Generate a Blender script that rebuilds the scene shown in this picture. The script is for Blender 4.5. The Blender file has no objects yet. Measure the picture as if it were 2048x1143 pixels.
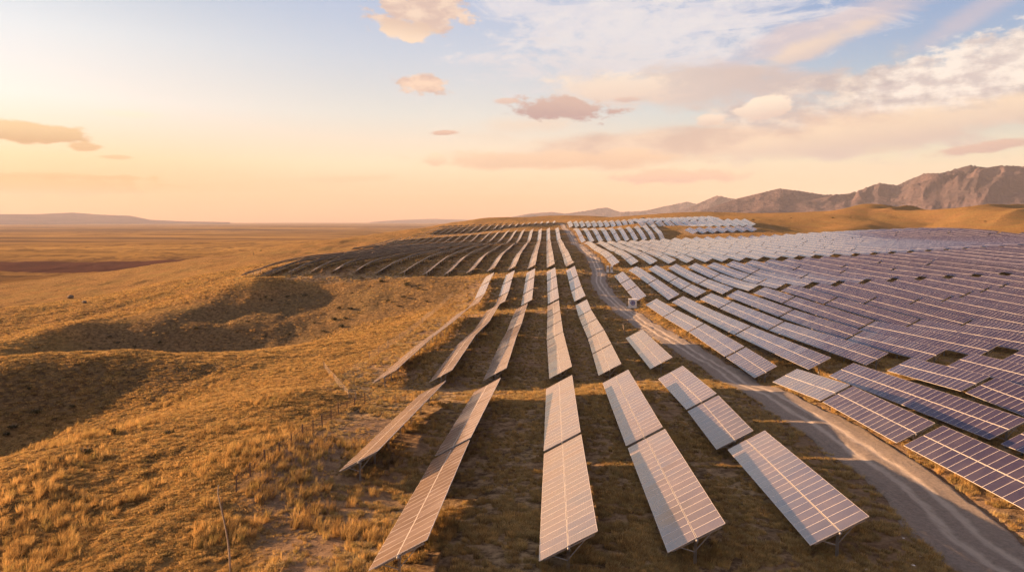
import bpy, math, random
import numpy as np
from mathutils import Vector, Matrix

R = math.radians
rng = np.random.RandomState(7)
random.seed(7)
S = bpy.context.scene

# ------------------------------------------------------------------ camera
CAM_Z = 30.0
PITCH = math.atan((571.5 - 441.0) / 1365.33)
YAW = math.atan((1100 - 1024) / 1365.33)
cd = bpy.data.cameras.new('camera')
cd.lens = 24; cd.sensor_width = 36; cd.clip_start = 0.5; cd.clip_end = 90000
cam = bpy.data.objects.new('camera', cd)
cam.location = (0, 0, CAM_Z)
cam.rotation_euler = (math.pi / 2 - PITCH, 0, YAW)
S.collection.objects.link(cam)
S.camera = cam
CM = cam.rotation_euler.to_matrix()
CMn = np.array(CM)

def P(px, py, d):
    """point at optical depth d (m) seen at photo pixel (2048 x 1143)"""
    v = np.array([(px - 1024) / 1365.33, -(py - 571.5) / 1365.33, -1.0]) * d
    return CMn @ v + np.array([0, 0, CAM_Z])

# ------------------------------------------------------------------ sun, exposure
SUN_EL, SUN_AZ = 11.0, -75.0      # azimuth from +Y towards +X; sun stands left of the rows
ds = Vector((math.cos(R(SUN_EL)) * math.sin(R(SUN_AZ)), math.cos(R(SUN_EL)) * math.cos(R(SUN_AZ)), math.sin(R(SUN_EL))))
sl = bpy.data.lights.new('sun', 'SUN'); sl.energy = 5.0; sl.angle = R(0.6); sl.color = (1.0, 0.56, 0.26)
so = bpy.data.objects.new('sun', sl); so.rotation_euler = (-ds).to_track_quat('-Z', 'Y').to_euler()
so.location = (-50, 0, 80)
S.collection.objects.link(so)
S.view_settings.view_transform = 'Standard'; S.view_settings.look = 'None'
S.view_settings.exposure = 1.92; S.view_settings.gamma = 1.0
S.view_settings.use_curve_mapping = False

# ------------------------------------------------------------------ node helper
class N:
    def __init__(s, nt): s.nt = nt; s.n = nt.nodes; s.l = nt.links
    def new(s, t, **k):
        n = s.n.new(t)
        for a, b in k.items(): setattr(n, a, b)
        return n
    def put(s, sock, v):
        if v is None: return
        if isinstance(v, bpy.types.NodeSocket): s.l.new(v, sock)
        else:
            if hasattr(sock.default_value, '__len__') and len(sock.default_value) == 4 and len(v) == 3: v = (*v, 1)
            sock.default_value = v
    def m(s, op, a, b=None, c=None, clamp=False):
        n = s.new('ShaderNodeMath', operation=op, use_clamp=clamp)
        s.put(n.inputs[0], a); s.put(n.inputs[1], b); s.put(n.inputs[2], c)
        return n.outputs[0]
    def mix(s, f, a, b, blend='MIX'):
        n = s.new('ShaderNodeMix', data_type='RGBA', blend_type=blend)
        s.put(n.inputs[0], f); s.put(n.inputs[6], a); s.put(n.inputs[7], b)
        return n.outputs[2]
    def ss(s, x, a, b, lo=0.0, hi=1.0):
        n = s.new('ShaderNodeMapRange', interpolation_type='SMOOTHSTEP')
        s.put(n.inputs[0], x); n.inputs[1].default_value = a; n.inputs[2].default_value = b
        n.inputs[3].default_value = lo; n.inputs[4].default_value = hi
        return n.outputs[0]
    def noise(s, vec, scale, detail=4, rough=0.55, dist=0.0, out=0):
        n = s.new('ShaderNodeTexNoise'); s.put(n.inputs['Vector'], vec)
        n.inputs['Scale'].default_value = scale; n.inputs['Detail'].default_value = detail
        n.inputs['Roughness'].default_value = rough; n.inputs['Distortion'].default_value = dist
        return n.outputs[out]
    def mapv(s, vec, scale=(1, 1, 1), loc=(0, 0, 0), rot=(0, 0, 0)):
        n = s.new('ShaderNodeMapping'); s.put(n.inputs[0], vec)
        n.inputs['Scale'].default_value = scale; n.inputs['Location'].default_value = loc; n.inputs['Rotation'].default_value = rot
        return n.outputs[0]
    def ramp(s, f, stops):
        n = s.new('ShaderNodeValToRGB'); s.put(n.inputs[0], f); e = n.color_ramp.elements
        while len(e) < len(stops): e.new(0.5)
        for i, (p, c) in enumerate(stops): e[i].position = p; e[i].color = (*c, 1)
        return n.outputs[0]

def lin(r, g, b):
    f = lambda c: (c / 255 / 12.92) if c / 255 <= 0.04045 else ((c / 255 + 0.055) / 1.055) ** 2.4
    return (f(r), f(g), f(b))

# ------------------------------------------------------------------ sky (world)
W = bpy.data.worlds.new('World'); S.world = W; W.use_nodes = True
w = N(W.node_tree); w.n.clear()
tc = w.new('ShaderNodeTexCoord').outputs['Generated']
sx = w.new('ShaderNodeSeparateXYZ'); w.put(sx.inputs[0], tc)
X_, Y_, Z_ = sx.outputs
az = w.m('MULTIPLY', w.m('ARCTAN2', X_, Y_), 57.29578)         # degrees right of the rows
el = w.m('MULTIPLY', w.m('ARCSINE', Z_), 57.29578)
def sky_ramp(stops):
    f = w.m('DIVIDE', w.m('MAXIMUM', el, 0.0), 90.0, clamp=True)
    f = w.m('POWER', f, 0.5)
    return w.ramp(f, [((e / 90.0) ** 0.5, lin(*c)) for e, c in stops])
SKL = sky_ramp([(0, (240, 148, 76)), (2.0, (247, 172, 98)), (4.5, (252, 214, 164)), (8.5, (244, 236, 226)), (13, (222, 227, 230)), (18, (176, 194, 214)), (35, (160, 166, 182)), (55, (170, 166, 176)), (90, (178, 170, 178))])
SKM = sky_ramp([(0, (232, 152, 100)), (2.0, (243, 178, 122)), (4.5, (250, 222, 184)), (8.5, (222, 222, 214)), (13, (196, 207, 220)), (18, (168, 188, 218)), (25, (206, 204, 206)), (34, (196, 190, 192)), (55, (172, 168, 180)), (90, (178, 170, 178))])
SKR = sky_ramp([(0, (232, 180, 140)), (2.0, (240, 205, 165)), (4.5, (222, 214, 184)), (8.5, (176, 198, 205)), (13, (140, 172, 205)), (18, (112, 152, 202)), (24, (74, 92, 140)), (36, (62, 76, 120)), (58, (160, 156, 172)), (90, (176, 168, 176))])
sky = w.mix(w.ss(az, -38, -12), SKL, SKM)
hi_ = w.ss(el, 17, 23)
sky = w.mix(w.m('MAXIMUM', w.ss(az, -10, 32), w.m('MULTIPLY', hi_, w.ss(az, -8, 6))), sky, SKR)
back = w.mix(1.0, (0.50, 0.43, 0.45, 1), (0, 0, 0, 1), 'ADD')
sky = w.mix(w.ss(w.m('ABSOLUTE', az), 95, 150), sky, back)
# clouds : fields of warped noise on the sky dome, each bank with its own place and size
cs = w.new('ShaderNodeCombineXYZ'); w.put(cs.inputs[0], az); w.put(cs.inputs[1], el)
cv = cs.outputs[0]
nz1 = w.noise(w.mapv(cv, (0.22, 0.55, 1)), 1.0, 7, 0.58)
nz2 = w.noise(w.mapv(cv, (0.55, 1.1, 1), (7, 3, 2)), 1.0, 8, 0.62)
nz3 = w.noise(w.mapv(cv, (0.10, 0.30, 1), (3, 9, 5), (0, 0, 0.14)), 1.0, 8, 0.6, 0.6)
nzc = w.noise(w.mapv(cv, (0.10, 0.42, 1), (13, 5, 1), (0, 0, -0.25)), 1.0, 9, 0.68, 0.9)
nlow2 = w.ss(w.noise(w.mapv(cv, (0.5, 1.0, 1), (7.10, 2.80, 2)), 1.0, 8, 0.62), 0.36, 0.60)
nlow = w.noise(w.mapv(cv, (0.5, 1.0, 1), (7.12, 2.65, 2)), 1.0, 8, 0.62)
def pxdir(px, py):
    v = CMn @ np.array([(px - 1024) / 1365.33, -(py - 571.5) / 1365.33, -1.0]); v /= np.linalg.norm(v)
    return math.degrees(math.atan2(v[0], v[1])), math.degrees(math.asin(v[2]))
K = 1 / 23.8
def bank(px, py, wx, wy, rot=0.0, nz=None, amt=1.1, soft=0.5, tex=None):
    """soft elliptical bank centred on a direction, its edge broken by noise; returns density and local height"""
    a0, e0 = pxdir(px, py)
    da = w.m('SUBTRACT', az, a0); de = w.m('SUBTRACT', el, e0)
    c, s_ = math.cos(rot), math.sin(rot)
    u = w.m('DIVIDE', w.m('ADD', w.m('MULTIPLY', da, c), w.m('MULTIPLY', de, s_)), wx * K)
    v = w.m('DIVIDE', w.m('SUBTRACT', w.m('MULTIPLY', de, c), w.m('MULTIPLY', da, s_)), wy * K)
    r2 = w.m('ADD', w.m('MULTIPLY', u, u), w.m('MULTIPLY', v, v))
    r = w.m('SQRT', r2)
    f = w.m('ADD', w.m('SUBTRACT', 1.0, r), w.m('MULTIPLY', w.m('SUBTRACT', nz, 0.5), 2 * amt))
    return w.ss(f, 0.0, soft), v
col = sky
def cloud(b, bright, dark, opac, shade=None, contrast=1.0):
    global col
    dens, v = b
    t = w.ss(v, -0.9, 0.8) if shade is None else shade
    c = w.mix(t, lin(*dark), lin(*bright))
    col = w.mix(w.m('MULTIPLY', dens, opac), col, c)
# high thin veils
cloud(bank(1300, 55, 380, 130, 0.0, nzc, 2.2, 0.75), (232, 226, 226), (204, 208, 220), 0.92, nz2)
cloud(bank(1280, 75, 290, 85, 0.05, nz2, 2.2, 0.8), (236, 230, 226), (210, 212, 220), 0.7, nz2)
cloud(bank(1650, 60, 330, 40, 0.30, nz3, 1.5, 0.9), (226, 206, 200), (200, 188, 194), 0.75, nz2)
cloud(bank(1930, 40, 130, 26, 0.5, nz3, 1.5, 0.9), (214, 196, 198), (196, 186, 196), 0.55, nz2)
cloud(bank(1190, 130, 280, 60, 0.0, nzc, 2.2, 0.8), (228, 222, 220), (208, 208, 214), 0.8, nz2)
cloud(bank(1600, 110, 170, 22, 0.30, nz3, 1.3, 0.8), (236, 212, 190), (210, 192, 186), 0.8)
# main middle bank and right hand cumulus
cloud(bank(1400, 172, 330, 50, -0.02, nz1, 0.9, 0.6), (236, 218, 200), (196, 180, 176), 0.9, w.ss(w.m('SUBTRACT', 22.0, az), 0, 30))
cloud(bank(1230, 180, 150, 38, 0.0, nz2, 0.9, 0.6), (246, 226, 204), (226, 202, 186), 0.8)
cloud(bank(1850, 205, 420, 85, 0.10, nz1, 1.0, 0.5), (232, 216, 200), (190, 178, 176), 0.9, w.ss(nlow, 0.40, 0.62))
cloud(bank(1960, 140, 230, 62, 0.16, nz2, 1.3, 0.55), (248, 236, 222), (205, 194, 190), 0.95, nlow2)
cloud(bank(1530, 217, 60, 24, 0.1, nz2, 0.8, 0.3), (252, 232, 208), (220, 196, 182), 0.95)
cloud(bank(1425, 240, 34, 14, 0.0, nz2, 0.8, 0.4), (252, 226, 200), (224, 196, 180), 0.8)
cloud(bank(1480, 285, 520, 46, 0.05, nz3, 1.0, 0.6), (236, 208, 182), (206, 178, 162), 0.9, w.ss(nz1, 0.35, 0.66))
cloud(bank(1800, 262, 380, 42, 0.10, nz1, 0.9, 0.6), (240, 214, 184), (196, 180, 172), 0.9)
cloud(bank(1120, 320, 340, 24, 0.0, nz1, 1.0, 0.6), (240, 202, 166), (214, 176, 146), 0.8)
cloud(bank(1060, 250, 200, 30, 0.05, nzc, 1.2, 0.9), (240, 214, 186), (228, 200, 176), 0.6)
cloud(bank(870, 318, 26, 16, 0.0, nz2, 0.8, 0.4), (252, 220, 184), (226, 186, 154), 0.9)
cloud(bank(700, 358, 130, 9, 0.04, nz2, 0.8, 0.6), (238, 196, 152), (232, 186, 142), 0.7)
cloud(bank(1350, 352, 150, 17, 0.0, nz2, 0.9, 0.5), (236, 192, 160), (206, 166, 148), 0.85)
cloud(bank(1980, 293, 100, 11, 0.1, nz2, 0.8, 0.5), (206, 172, 156), (186, 158, 152), 0.9)
# puffs
cloud(bank(850, 20, 112, 48, 0.12, nz2, 1.25, 0.38), (214, 186, 172), (242, 214, 190), 0.97, w.ss(nlow, 0.36, 0.60))
cloud(bank(815, 62, 62, 22, -0.1, nz2, 0.8, 0.3), (220, 192, 172), (250, 220, 190), 0.95)
cloud(bank(846, 170, 62, 22, -0.05, nz2, 1.15, 0.40), (212, 180, 164), (246, 212, 184), 0.95, w.ss(nlow, 0.36, 0.60))
cloud(bank(1125, 216, 110, 26, -0.06, nz2, 1.25, 0.42), (206, 174, 160), (178, 148, 146), 0.95)
cloud(bank(1010, 202, 36, 7, 0.0, nz2, 0.8, 0.5), (230, 194, 172), (214, 180, 164), 0.8)
cloud(bank(1255, 199, 40, 7, 0.0, nz2, 0.8, 0.5), (222, 192, 176), (200, 172, 164), 0.8)
cloud(bank(890, 265, 34, 6, 0.05, nz2, 0.7, 0.5), (226, 184, 160), (206, 168, 150), 0.9)
cloud(bank(50, 265, 105, 19, 0.0, nz2, 0.7, 0.3), (228, 192, 140), (196, 156, 108), 0.95)
cloud(bank(168, 293, 34, 9, 0.0, nz2, 0.7, 0.4), (220, 180, 128), (208, 166, 114), 0.9)
cloud(bank(230, 314, 32, 5, 0.0, nz2, 0.7, 0.5), (228, 186, 134), (220, 176, 124), 0.8)
cloud(bank(90, 374, 190, 22, 0.02, nz2, 1.3, 0.5), (236, 172, 102), (222, 156, 92), 0.85)
cloud(bank(120, 352, 130, 8, 0.0, nz2, 1.0, 0.6), (234, 174, 110), (226, 164, 100), 0.75)
cloud(bank(250, 228, 70, 8, 0.0, nz3, 0.9, 0.9), (255, 236, 206), (252, 230, 200), 0.6)
# physical sky as an even part of the light, brighter glow round the sun beyond the left edge
nish = w.new('ShaderNodeTexSky', sky_type='NISHITA'); nish.sun_disc = False
nish.sun_elevation = R(SUN_EL); nish.sun_rotation = R(SUN_AZ); nish.air_density = 1.0; nish.dust_density = 2.0
ns = w.new('ShaderNodeVectorMath', operation='SCALE'); w.put(ns.inputs[0], nish.outputs[0]); ns.inputs['Scale'].default_value = 0.05
vs = w.new('ShaderNodeVectorMath', operation='SCALE'); w.put(vs.inputs[0], col); w.put(vs.inputs['Scale'], w.m('MULTIPLY_ADD', w.m('MULTIPLY', w.ss(az, -26, -62), w.ss(az, -150, -95)), 0.08, 0.283))
tot = w.mix(0.03, vs.outputs[0], ns.outputs[0])
bg = w.new('ShaderNodeBackground'); w.put(bg.inputs[0], tot); bg.inputs[1].default_value = 1.0
wo = w.new('ShaderNodeOutputWorld'); w.l.new(bg.outputs[0], wo.inputs[0])
W.cycles.sampling_method = 'MANUAL'; W.cycles.sample_map_resolution = 1024

# ------------------------------------------------------------------ noise in numpy
def vnoise(x, y, seed=0):
    xi = np.floor(x).astype(np.int64); yi = np.floor(y).astype(np.int64)
    xf = x - xi; yf = y - yi
    u = xf * xf * xf * (xf * (xf * 6 - 15) + 10); v = yf * yf * yf * (yf * (yf * 6 - 15) + 10)
    def h(a, b):
        n = (a * 374761393 + b * 668265263 + seed * 1442695041) & 0x7fffffff
        n = ((n ^ (n >> 13)) * 1274126177) & 0x7fffffff
        n = n ^ (n >> 16)
        return (n & 0xffff) / 65535.0
    return (h(xi, yi) * (1 - u) + h(xi + 1, yi) * u) * (1 - v) + (h(xi, yi + 1) * (1 - u) + h(xi + 1, yi + 1) * u) * v
def fbm(x, y, o=4, seed=0, g=0.5):
    s = 0; a = 1; t = 0
    for i in range(o):
        s = s + a * (vnoise(x, y, seed + i) - 0.5) * 2; t += a; a *= g; x = x * 2.03 + 11.3; y = y * 2.03 + 5.7
    return s / t
def ridged(x, y, o=5, seed=0, g=0.5):
    s = 0; a = 1; t = 0
    for i in range(o):
        s = s + a * (1 - np.abs(vnoise(x, y, seed + i) - 0.5) * 2 * 1.6).clip(0, 1); t += a; a *= g; x = x * 2.1 + 3.3; y = y * 2.1 + 7.7
    return s / t
def sstep(x, a, b):
    t = np.clip((x - a) / (b - a), 0, 1); return t * t * (3 - 2 * t)

# ------------------------------------------------------------------ the rows, read off the photograph
TH = 1.9                           # torque tube height above the ground
# every line: (row number, [(px, py, depth) near -> far], [table ends as depths])
# rows are numbered from the gravel road: -1 first row left of it, +1 first row right of it
L = []
def row(side, pts, cuts=None): L.append((side, pts, cuts))
row(-4, [(796, 1110, 41.5), (903, 899.5, 66.5)]); row(-4, [(906, 893, 67.3), (975.6, 769.3, 93)])
row(-3, [(1137, 1092, 42), (1125.6, 888, 66.2)]); row(-3, [(1124.6, 883, 67), (1118.5, 763.6, 95)])
row(-2, [(1393.5, 1076, 43.3), (1293, 877, 67)]); row(-2, [(1289, 873, 67.8), (1231, 752.6, 97)])
row(-1, [(1680, 1062, 43.3), (1492.5, 880, 67.5)]); row(-1, [(1470, 880, 68.3), (1341, 744.5, 101)], [81.7])
row(-5, [(717, 922, 61.6), (866, 775, 92)])
row(-6, [(768, 753, 104), (849, 682, 137), (925, 622, 196)], [137, 166])
row(-5, [(881.5, 752, 104), (934, 678.7, 136), (987, 614.5, 199)], [136, 166])
row(-4, [(990, 748, 106), (1018, 676.5, 143), (1044, 612, 209)], [143, 164, 186])
row(-3, [(1121.5, 745, 109), (1110, 672, 152), (1107.5, 628, 193), (1106.5, 606, 219)], [152, 172, 193])
row(-2, [(1220, 739, 109), (1192, 668, 154), (1162.5, 604.6, 218)], [131, 154, 176, 197])
row(-1, [(1323, 726, 113), (1268, 667.5, 151)])
row(-6, [(946, 611, 222), (980, 549, 284)], [242, 263]); row(-5, [(999, 608, 222), (1021, 545, 284)], [242, 263])
row(-4, [(1053, 605, 223), (1062, 541, 288)], [244, 266]); row(-3, [(1107, 602, 223), (1102, 539, 292)], [245, 268])
row(-2, [(1160, 597, 223), (1141, 536, 296)], [247, 270])
g4n = [(1140.6, 528.6), (1101.6, 531.4), (1062.7, 533.5), (1022.6, 536.6), (981, 539), (939, 542.7), (894.5, 545.6), (852, 545.6), (807, 543), (757, 543),
       (713, 541), (671, 539.5), (627, 540), (578, 543.5), (533, 546), (487, 547.5)]
g4k = [(1119.7, 483.7), (1097, 483.3), (1077, 484), (1054.6, 486.4), (1030, 487.5), (1009.5, 488), (988, 488), (968, 487.5), (948, 487.5), (928, 487.8),
       (908, 488.3), (888, 489.6), (869.5, 490.5), (849.6, 491), (829.7, 491.8), (809, 492.5)]
for i in range(16):
    a, b = P(*g4n[i], 308), P(*g4k[i], 596)
    mid = []
    for dd, yb, yl in ((390, 508, 508.5), (470, 497.5, 497.5)):
        t = (dd - 308) / 288; X = a[0] + (b[0] - a[0]) * t
        px = 1100 + X * 1365.33 / dd
        f = min(i / 8.0, 1.0); f2 = max(0, (i - 8) / 7.0)
        y = yb * (1 - f) + yl * f
        if dd == 390: y = y + 4.0 * f2
        else: y = y + 4.5 * f2
        mid.append((px, y, dd))
    row(-2 - i, [(*g4n[i], 308), *mid, (*g4k[i], 596)], [336, 370, 410, 455, 500, 548] if i < 10 else [372, 440, 515])
g5k = g4k + [(787, 493.6), (767, 494.5), (746, 495.5), (726, 496.3), (705, 497)]
g5t = [(1113.3, 455.7), (1096.5, 456.7), (1080.8, 458), (1064.6, 458.5), (1048.3, 458.9), (1033.8, 459.5), (1018.5, 459.8), (1000.4, 461.6), (984, 462.5),
       (963.4, 464.3), (947, 465.8), (931, 467), (914, 468.3), (898, 469.4), (882, 470.4), (866, 471.3), (850, 472.3), (834, 473.3), (819, 474.5), (804, 476), (788, 478)]
for i in range(21):
    row(-2 - i, [(*g5k[i], 602), (*g5t[i], 770)], [645, 705] if i < 10 else [690])
g6n = [(1108.5, 445.4, 960), (1095.3, 446.2, 950), (1082.6, 446.7, 940), (1070, 447.2, 930), (1057, 448, 920), (1044.7, 449.9, 900), (1031, 451.7, 890), (1016.7, 453, 880),
       (1002, 455.5, 870), (986, 458, 850), (970, 460, 850), (954, 462, 850), (938, 463.2, 850), (922, 464.4, 850), (907, 465.4, 850), (893, 466, 850), (879, 466.4, 850), (865, 466.5, 850), (850, 466, 850)]
for i in range(19):
    X = P(*g6n[i])[0]
    row(-3 - i, [g6n[i], (1100 + X * 1365.33 / 1010, 442.0 + i * 0.62, 1010)], [930] if i > 8 else None)
# right of the road
row(1, [(1832, 866, 66), (1570, 750.6, 102)], [84]); 
row(2, [(2018, 859, 66), (1682.5, 739, 103)])
row(3, [(1951.7, 767, 86), (1798.8, 728.7, 104.5)])
e = P(1847, 871, 65); row(1, [(1100 + e[0] * 1365.33 / 45, 1030, 45), (1847, 871, 65)])
row(2, [(2440, 1010, 45), (2042, 868, 65)])
row(3, [(2180, 850, 67), (1962, 770, 85)]); row(4, [(2110, 765, 85), (1920, 719, 105)]); row(5, [(2230, 750, 86), (2028, 708, 106)])
g2n = [(1532, 744), (1640, 727), (1755, 718), (1872, 710), (1977, 701), (2088, 693), (2198, 686), (2308, 679)]
g2f = [(1302, 603), (1355, 598), (1411, 592), (1464.6, 586), (1518.7, 580), (1573.7, 575), (1629.3, 572), (1683, 567.5)]
cutsR = [[129, 160, 191], [153], [199, 158], [176, 140], [197, 152], [190, 150], [186, 146], [180]]
for i in range(8): row(1 + i, [(*g2n[i], 112), (*g2f[i], 222)], cutsR[i])
for i, (x, y) in enumerate([(1738, 563), (1793, 560), (1849, 557.5), (1905, 555), (1962, 552), (2020, 550), (2078, 548)]):
    X = P(x, y, 222)[0]; dn = X * 1365.33 / 1040.0
    hn = (y - 441) * 222 / 1365.33 + 1.2 * (222 - dn) / 110
    row(9 + i, [(2140, 441 + hn * 1365.33 / dn, dn), (x, y, 222)], [(dn + 222) / 2] if dn < 180 else None)
g3n = [(1282, 597), (1348, 594), (1402, 588), (1456, 582), (1508, 575.5)] + [(1508 + 54.5 * k, 575.5 - 4.2 * k + 0.11 * k * k) for k in range(1, 11)]
g3f = [(1237, 547.5, 290), (1265, 536.5, 318), (1304.6, 534, 318), (1344.4, 531.5, 318), (1383.3, 530, 318), (1420.5, 528.6, 318), (1458.8, 525.6, 318), (1496.8, 524, 318),
       (1534, 522, 318), (1570, 520, 318), (1604.6, 518, 318), (1641, 516, 318), (1677, 514, 318), (1714, 512, 318), (1751, 509.5, 318), (1787, 507.5, 318),
       (1824, 505, 318), (1860, 502.5, 318), (1896, 500.5, 318), (1933, 498, 318), (1970, 496, 318), (2007, 493.5, 318), (2044, 492, 318)]
c3 = [[250, 268], [268], [272, 250], [262], [276], [266, 248], [282], [255], [284], [262], [279], [259], [284], [266], [277]]
for i in range(15): row(1 + i, [(*g3n[i], 229), g3f[i]], c3[i])
for i in range(15, 23):
    q = P(*g3f[i]); dn = q[0] * 1365.33 / 1000.0
    if dn < 300: row(1 + i, [(2100, 441 + (g3f[i][1] - 441 + 2) * 318 / dn, dn), g3f[i]])
g4rn = [(1231.7, 527.7), (1269.7, 526.4), (1307.6, 525), (1344.5, 523.4), (1380.7, 521.8), (1418, 520.4), (1451.4, 519.2), (1486, 517.8), (1521.6, 515.5), (1558.5, 514),
        (1593.4, 512.5), (1627.6, 510.6), (1664.8, 509), (1707, 507.2), (1745, 505), (1781, 503), (1819, 500.8), (1854, 498.8), (1891, 496.7), (1928, 494.7), (1964, 492.7), (2001, 490.5), (2036, 488.7)]
top = [(1172, 484, 596), (1196, 484, 596), (1215, 483.5, 596), (1236, 483, 598), (1258, 482.4, 600), (1280, 481.5, 600), (1300, 480, 602), (1322, 479, 605), (1345.6, 477.4, 608), (1367, 476.5, 610), (1389, 475.3, 612),
       (1411, 474.5, 615), (1433, 473.8, 616), (1455, 473, 618), (1478, 472.4, 620), (1500, 471.8, 620), (1522, 471, 620), (1545, 470.2, 618), (1568, 469.3, 616), (1592, 468, 612), (1615, 466.8, 608), (1640, 466, 604), (1662, 465.5, 600)]
rr = random.Random(3)
for i in range(23):
    cuts = []; d = 335 + rr.choice([26, 34, 44, 52])
    while d < 560: cuts.append(d); d += rr.choice([40, 50, 62, 74])
    row(1 + i, [(*g4rn[i], 335), top[i]], cuts)
topd = [(1662, 465.5, 600), (1696, 463.2, 598), (1759, 460, 590), (1808, 458.2, 582), (1850, 457, 575), (1889, 458, 560), (1938, 461.7, 535), (2047, 467.3, 480), (2130, 471, 455)]
tx = [P(*t)[0] for t in topd]
for k in range(1, 12):
    X = 229 + 9.05 * k; dn = X * 1365.33 / 985.0
    df = float(np.interp(X, sorted(tx[:6] + [tx[5] + 3]), [t[2] for t in topd[:6]] + [540])) if X < tx[5] else 500.0 - (X - tx[5]) * 4
    yf = float(np.interp(1100 + X * 1365.33 / df, [t[0] for t in topd], [t[1] for t in topd]))
    cuts = []; d = dn + rr.choice([26, 34, 44, 52])
    while d < df - 25: cuts.append(d); d += rr.choice([40, 50, 62, 74])
    if df - dn > 20: row(23 + k, [(2085, 487.5 - k * 1.0, dn), (1100 + X * 1365.33 / df, yf, df)], cuts)
for i in range(10): row(1 + i, [(1167.6 + 17.5 * i, 483.3 - 0.6 * i, 622), (1148.6 + 16.3 * i, 457.4 + 0.15 * i, 780)], [700] if i % 2 else [670, 735])
for i in range(11): row(1 + i, [(1142.7 + 12.2 * i, 453.1 - 0.05 * i, 900), (1136.8 + 11.6 * i, 443.4 - 0.05 * i, 1010)], [950])
g7 = []
for i in range(7): g7.append([(1391 + 19.7 * i, 465 - 0.7 * i, 655), (1374 + 19.4 * i, 457.2 - 0.75 * i, 692)])
for i in range(13): g7.append([(1306 + 17.9 * i - 0.1 * i * i, 451.6 - 0.1 * i, 742), (1280 + 17.0 * i, 443.6 - 0.45 * i + 0.05 * max(0, i - 7) ** 2, 830)])
for i in range(12): g7.append([(1281 + 14.0 * i, 443.6 - 0.5 * i, 905), (1262 + 13.6 * i, 439.8 - 0.55 * i, 985)])
for i, p in enumerate(g7): row(100 + i, p)

# ------------------------------------------------------------------ terrain control points
cp = []
for side, pts, cuts in L:
    for k, q in enumerate(pts):
        v = P(*q); v[2] -= TH; cp.append(v)
def g(px, py, d): cp.append(P(px, py, d))
def gh(px, d, h):               # column px, depth, metres below camera
    v = P(px, 441, d); v[2] = CAM_Z - h; cp.append(v)
# foreground and near left ridge
for q in [(0, 1143, 47), (215, 1143, 46), (430, 1143, 45), (640, 1143, 44), (0, 1020, 57), (300, 960, 63), (520, 900, 66), (0, 925, 71), (250, 862, 79), (450, 815, 88), (600, 782, 95),
          (690, 800, 92), (620, 850, 79), (720, 735, 118), (0, 885, 107), (120, 862, 107), (250, 838, 109), (380, 800, 113), (460, 770, 118), (560, 735, 131), (120, 790, 119), (300, 765, 124),
          (0, 738, 122), (150, 716, 129), (300, 708, 138), (480, 706, 149), (620, 690, 163), (700, 671, 176), (800, 646, 192), (862, 634, 204),
          (300, 700, 232), (400, 694, 236), (500, 688, 238), (590, 681, 238), (720, 645, 244), (800, 610, 256), (860, 588, 264), (900, 565, 276), (860, 556, 290),
          (500, 640, 252), (400, 650, 246), (600, 640, 256), (680, 630, 257), (600, 600, 280), (750, 600, 267), (500, 600, 272), (220, 668, 236), (120, 694, 226),
          (0, 697, 212), (134, 663, 232), (268, 639, 248), (416, 615, 262), (482, 582, 279), (530, 560, 291), (650, 600, 279), (650, 570, 297), (750, 570, 291), (600, 565, 298),
          (340, 640, 251), (420, 640, 255), (520, 620, 266), (450, 600, 271),
          (0, 672, 242), (134, 648, 260), (268, 622, 277), (0, 629, 282), (125, 618, 292), (268, 598, 307), (400, 566, 322), (440, 552, 332),
          (0, 608, 420), (150, 598, 400), (300, 560, 480), (420, 530, 560), (500, 516, 620), (560, 506, 690), (620, 493, 750), (700, 479, 800), (800, 466, 900), (840, 458, 980),
          (0, 560, 900), (250, 540, 1100), (400, 512, 1400), (0, 500, 1850), (300, 490, 2000), (600, 470, 2600)]: g(*q)
for px, d, h in [(0, 150, 34), (150, 160, 36), (-300, 110, 27), (-300, 200, 40), (-300, 400, 58), (-300, 900, 75), (-600, 60, 27), (-600, 150, 34), (-900, 300, 50),
                 (900, 2200, 30), (900, 3500, 60), (1100, 1300, 6), (1100, 1150, 3), (1250, 1150, 0.5), (1250, 1700, 2), (600, 1300, 60), (800, 1500, 40), (700, 2000, 62), (0, 3500, 80), (600, 3500, 78),
                 (1150, 25, 22.5), (600, 25, 22), (1600, 25, 22.5), (2300, 25, 22), (2300, 60, 21), (2700, 60, 20), (200, 25, 23),
                 (2400, 150, 19), (2600, 300, 12), (2400, 450, 3), (2600, 700, -15), (3000, 500, -5), (3000, 150, 16)]: gh(px, d, h)
# far right hills
for q in [(1325, 434, 1250), (1382, 425.5, 1300), (1431, 426, 1300), (1490, 430, 1250), (1585, 425.5, 1200), (1670, 424, 1180), (1739, 415.5, 1150), (1800, 410, 1120), (1854, 406, 1100), (1903, 408, 1090), (1989, 417.6, 1060), (2048, 426, 1040),
          (1540, 452, 850), (1600, 458, 800), (1560, 468, 700), (1450, 472, 668), (1640, 445, 950), (1700, 457, 760), (1790, 452, 800), (1740, 437, 950), (1680, 438, 960), (1830, 438, 900), (1880, 430, 980), (1900, 452, 720),
          (1900, 456, 640), (1977, 442, 740), (2048, 432, 760), (2048, 455, 560), (1960, 459, 580), (1940, 440, 850), (2010, 430, 920),
          (1350, 469, 640), (1400, 476, 625), (1320, 461, 760), (1380, 452, 720), (1545, 441, 960)]: g(*q)
for q in [(941, 440.5, 1700), (978, 436.5, 1750), (1017, 438.5, 1700), (1060, 441, 1650), (1091, 440, 1700), (1128, 433, 1750), (1160, 434.5, 1750), (1191, 432.5, 1750), (1262, 437, 1650)]: g(*q)
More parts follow.
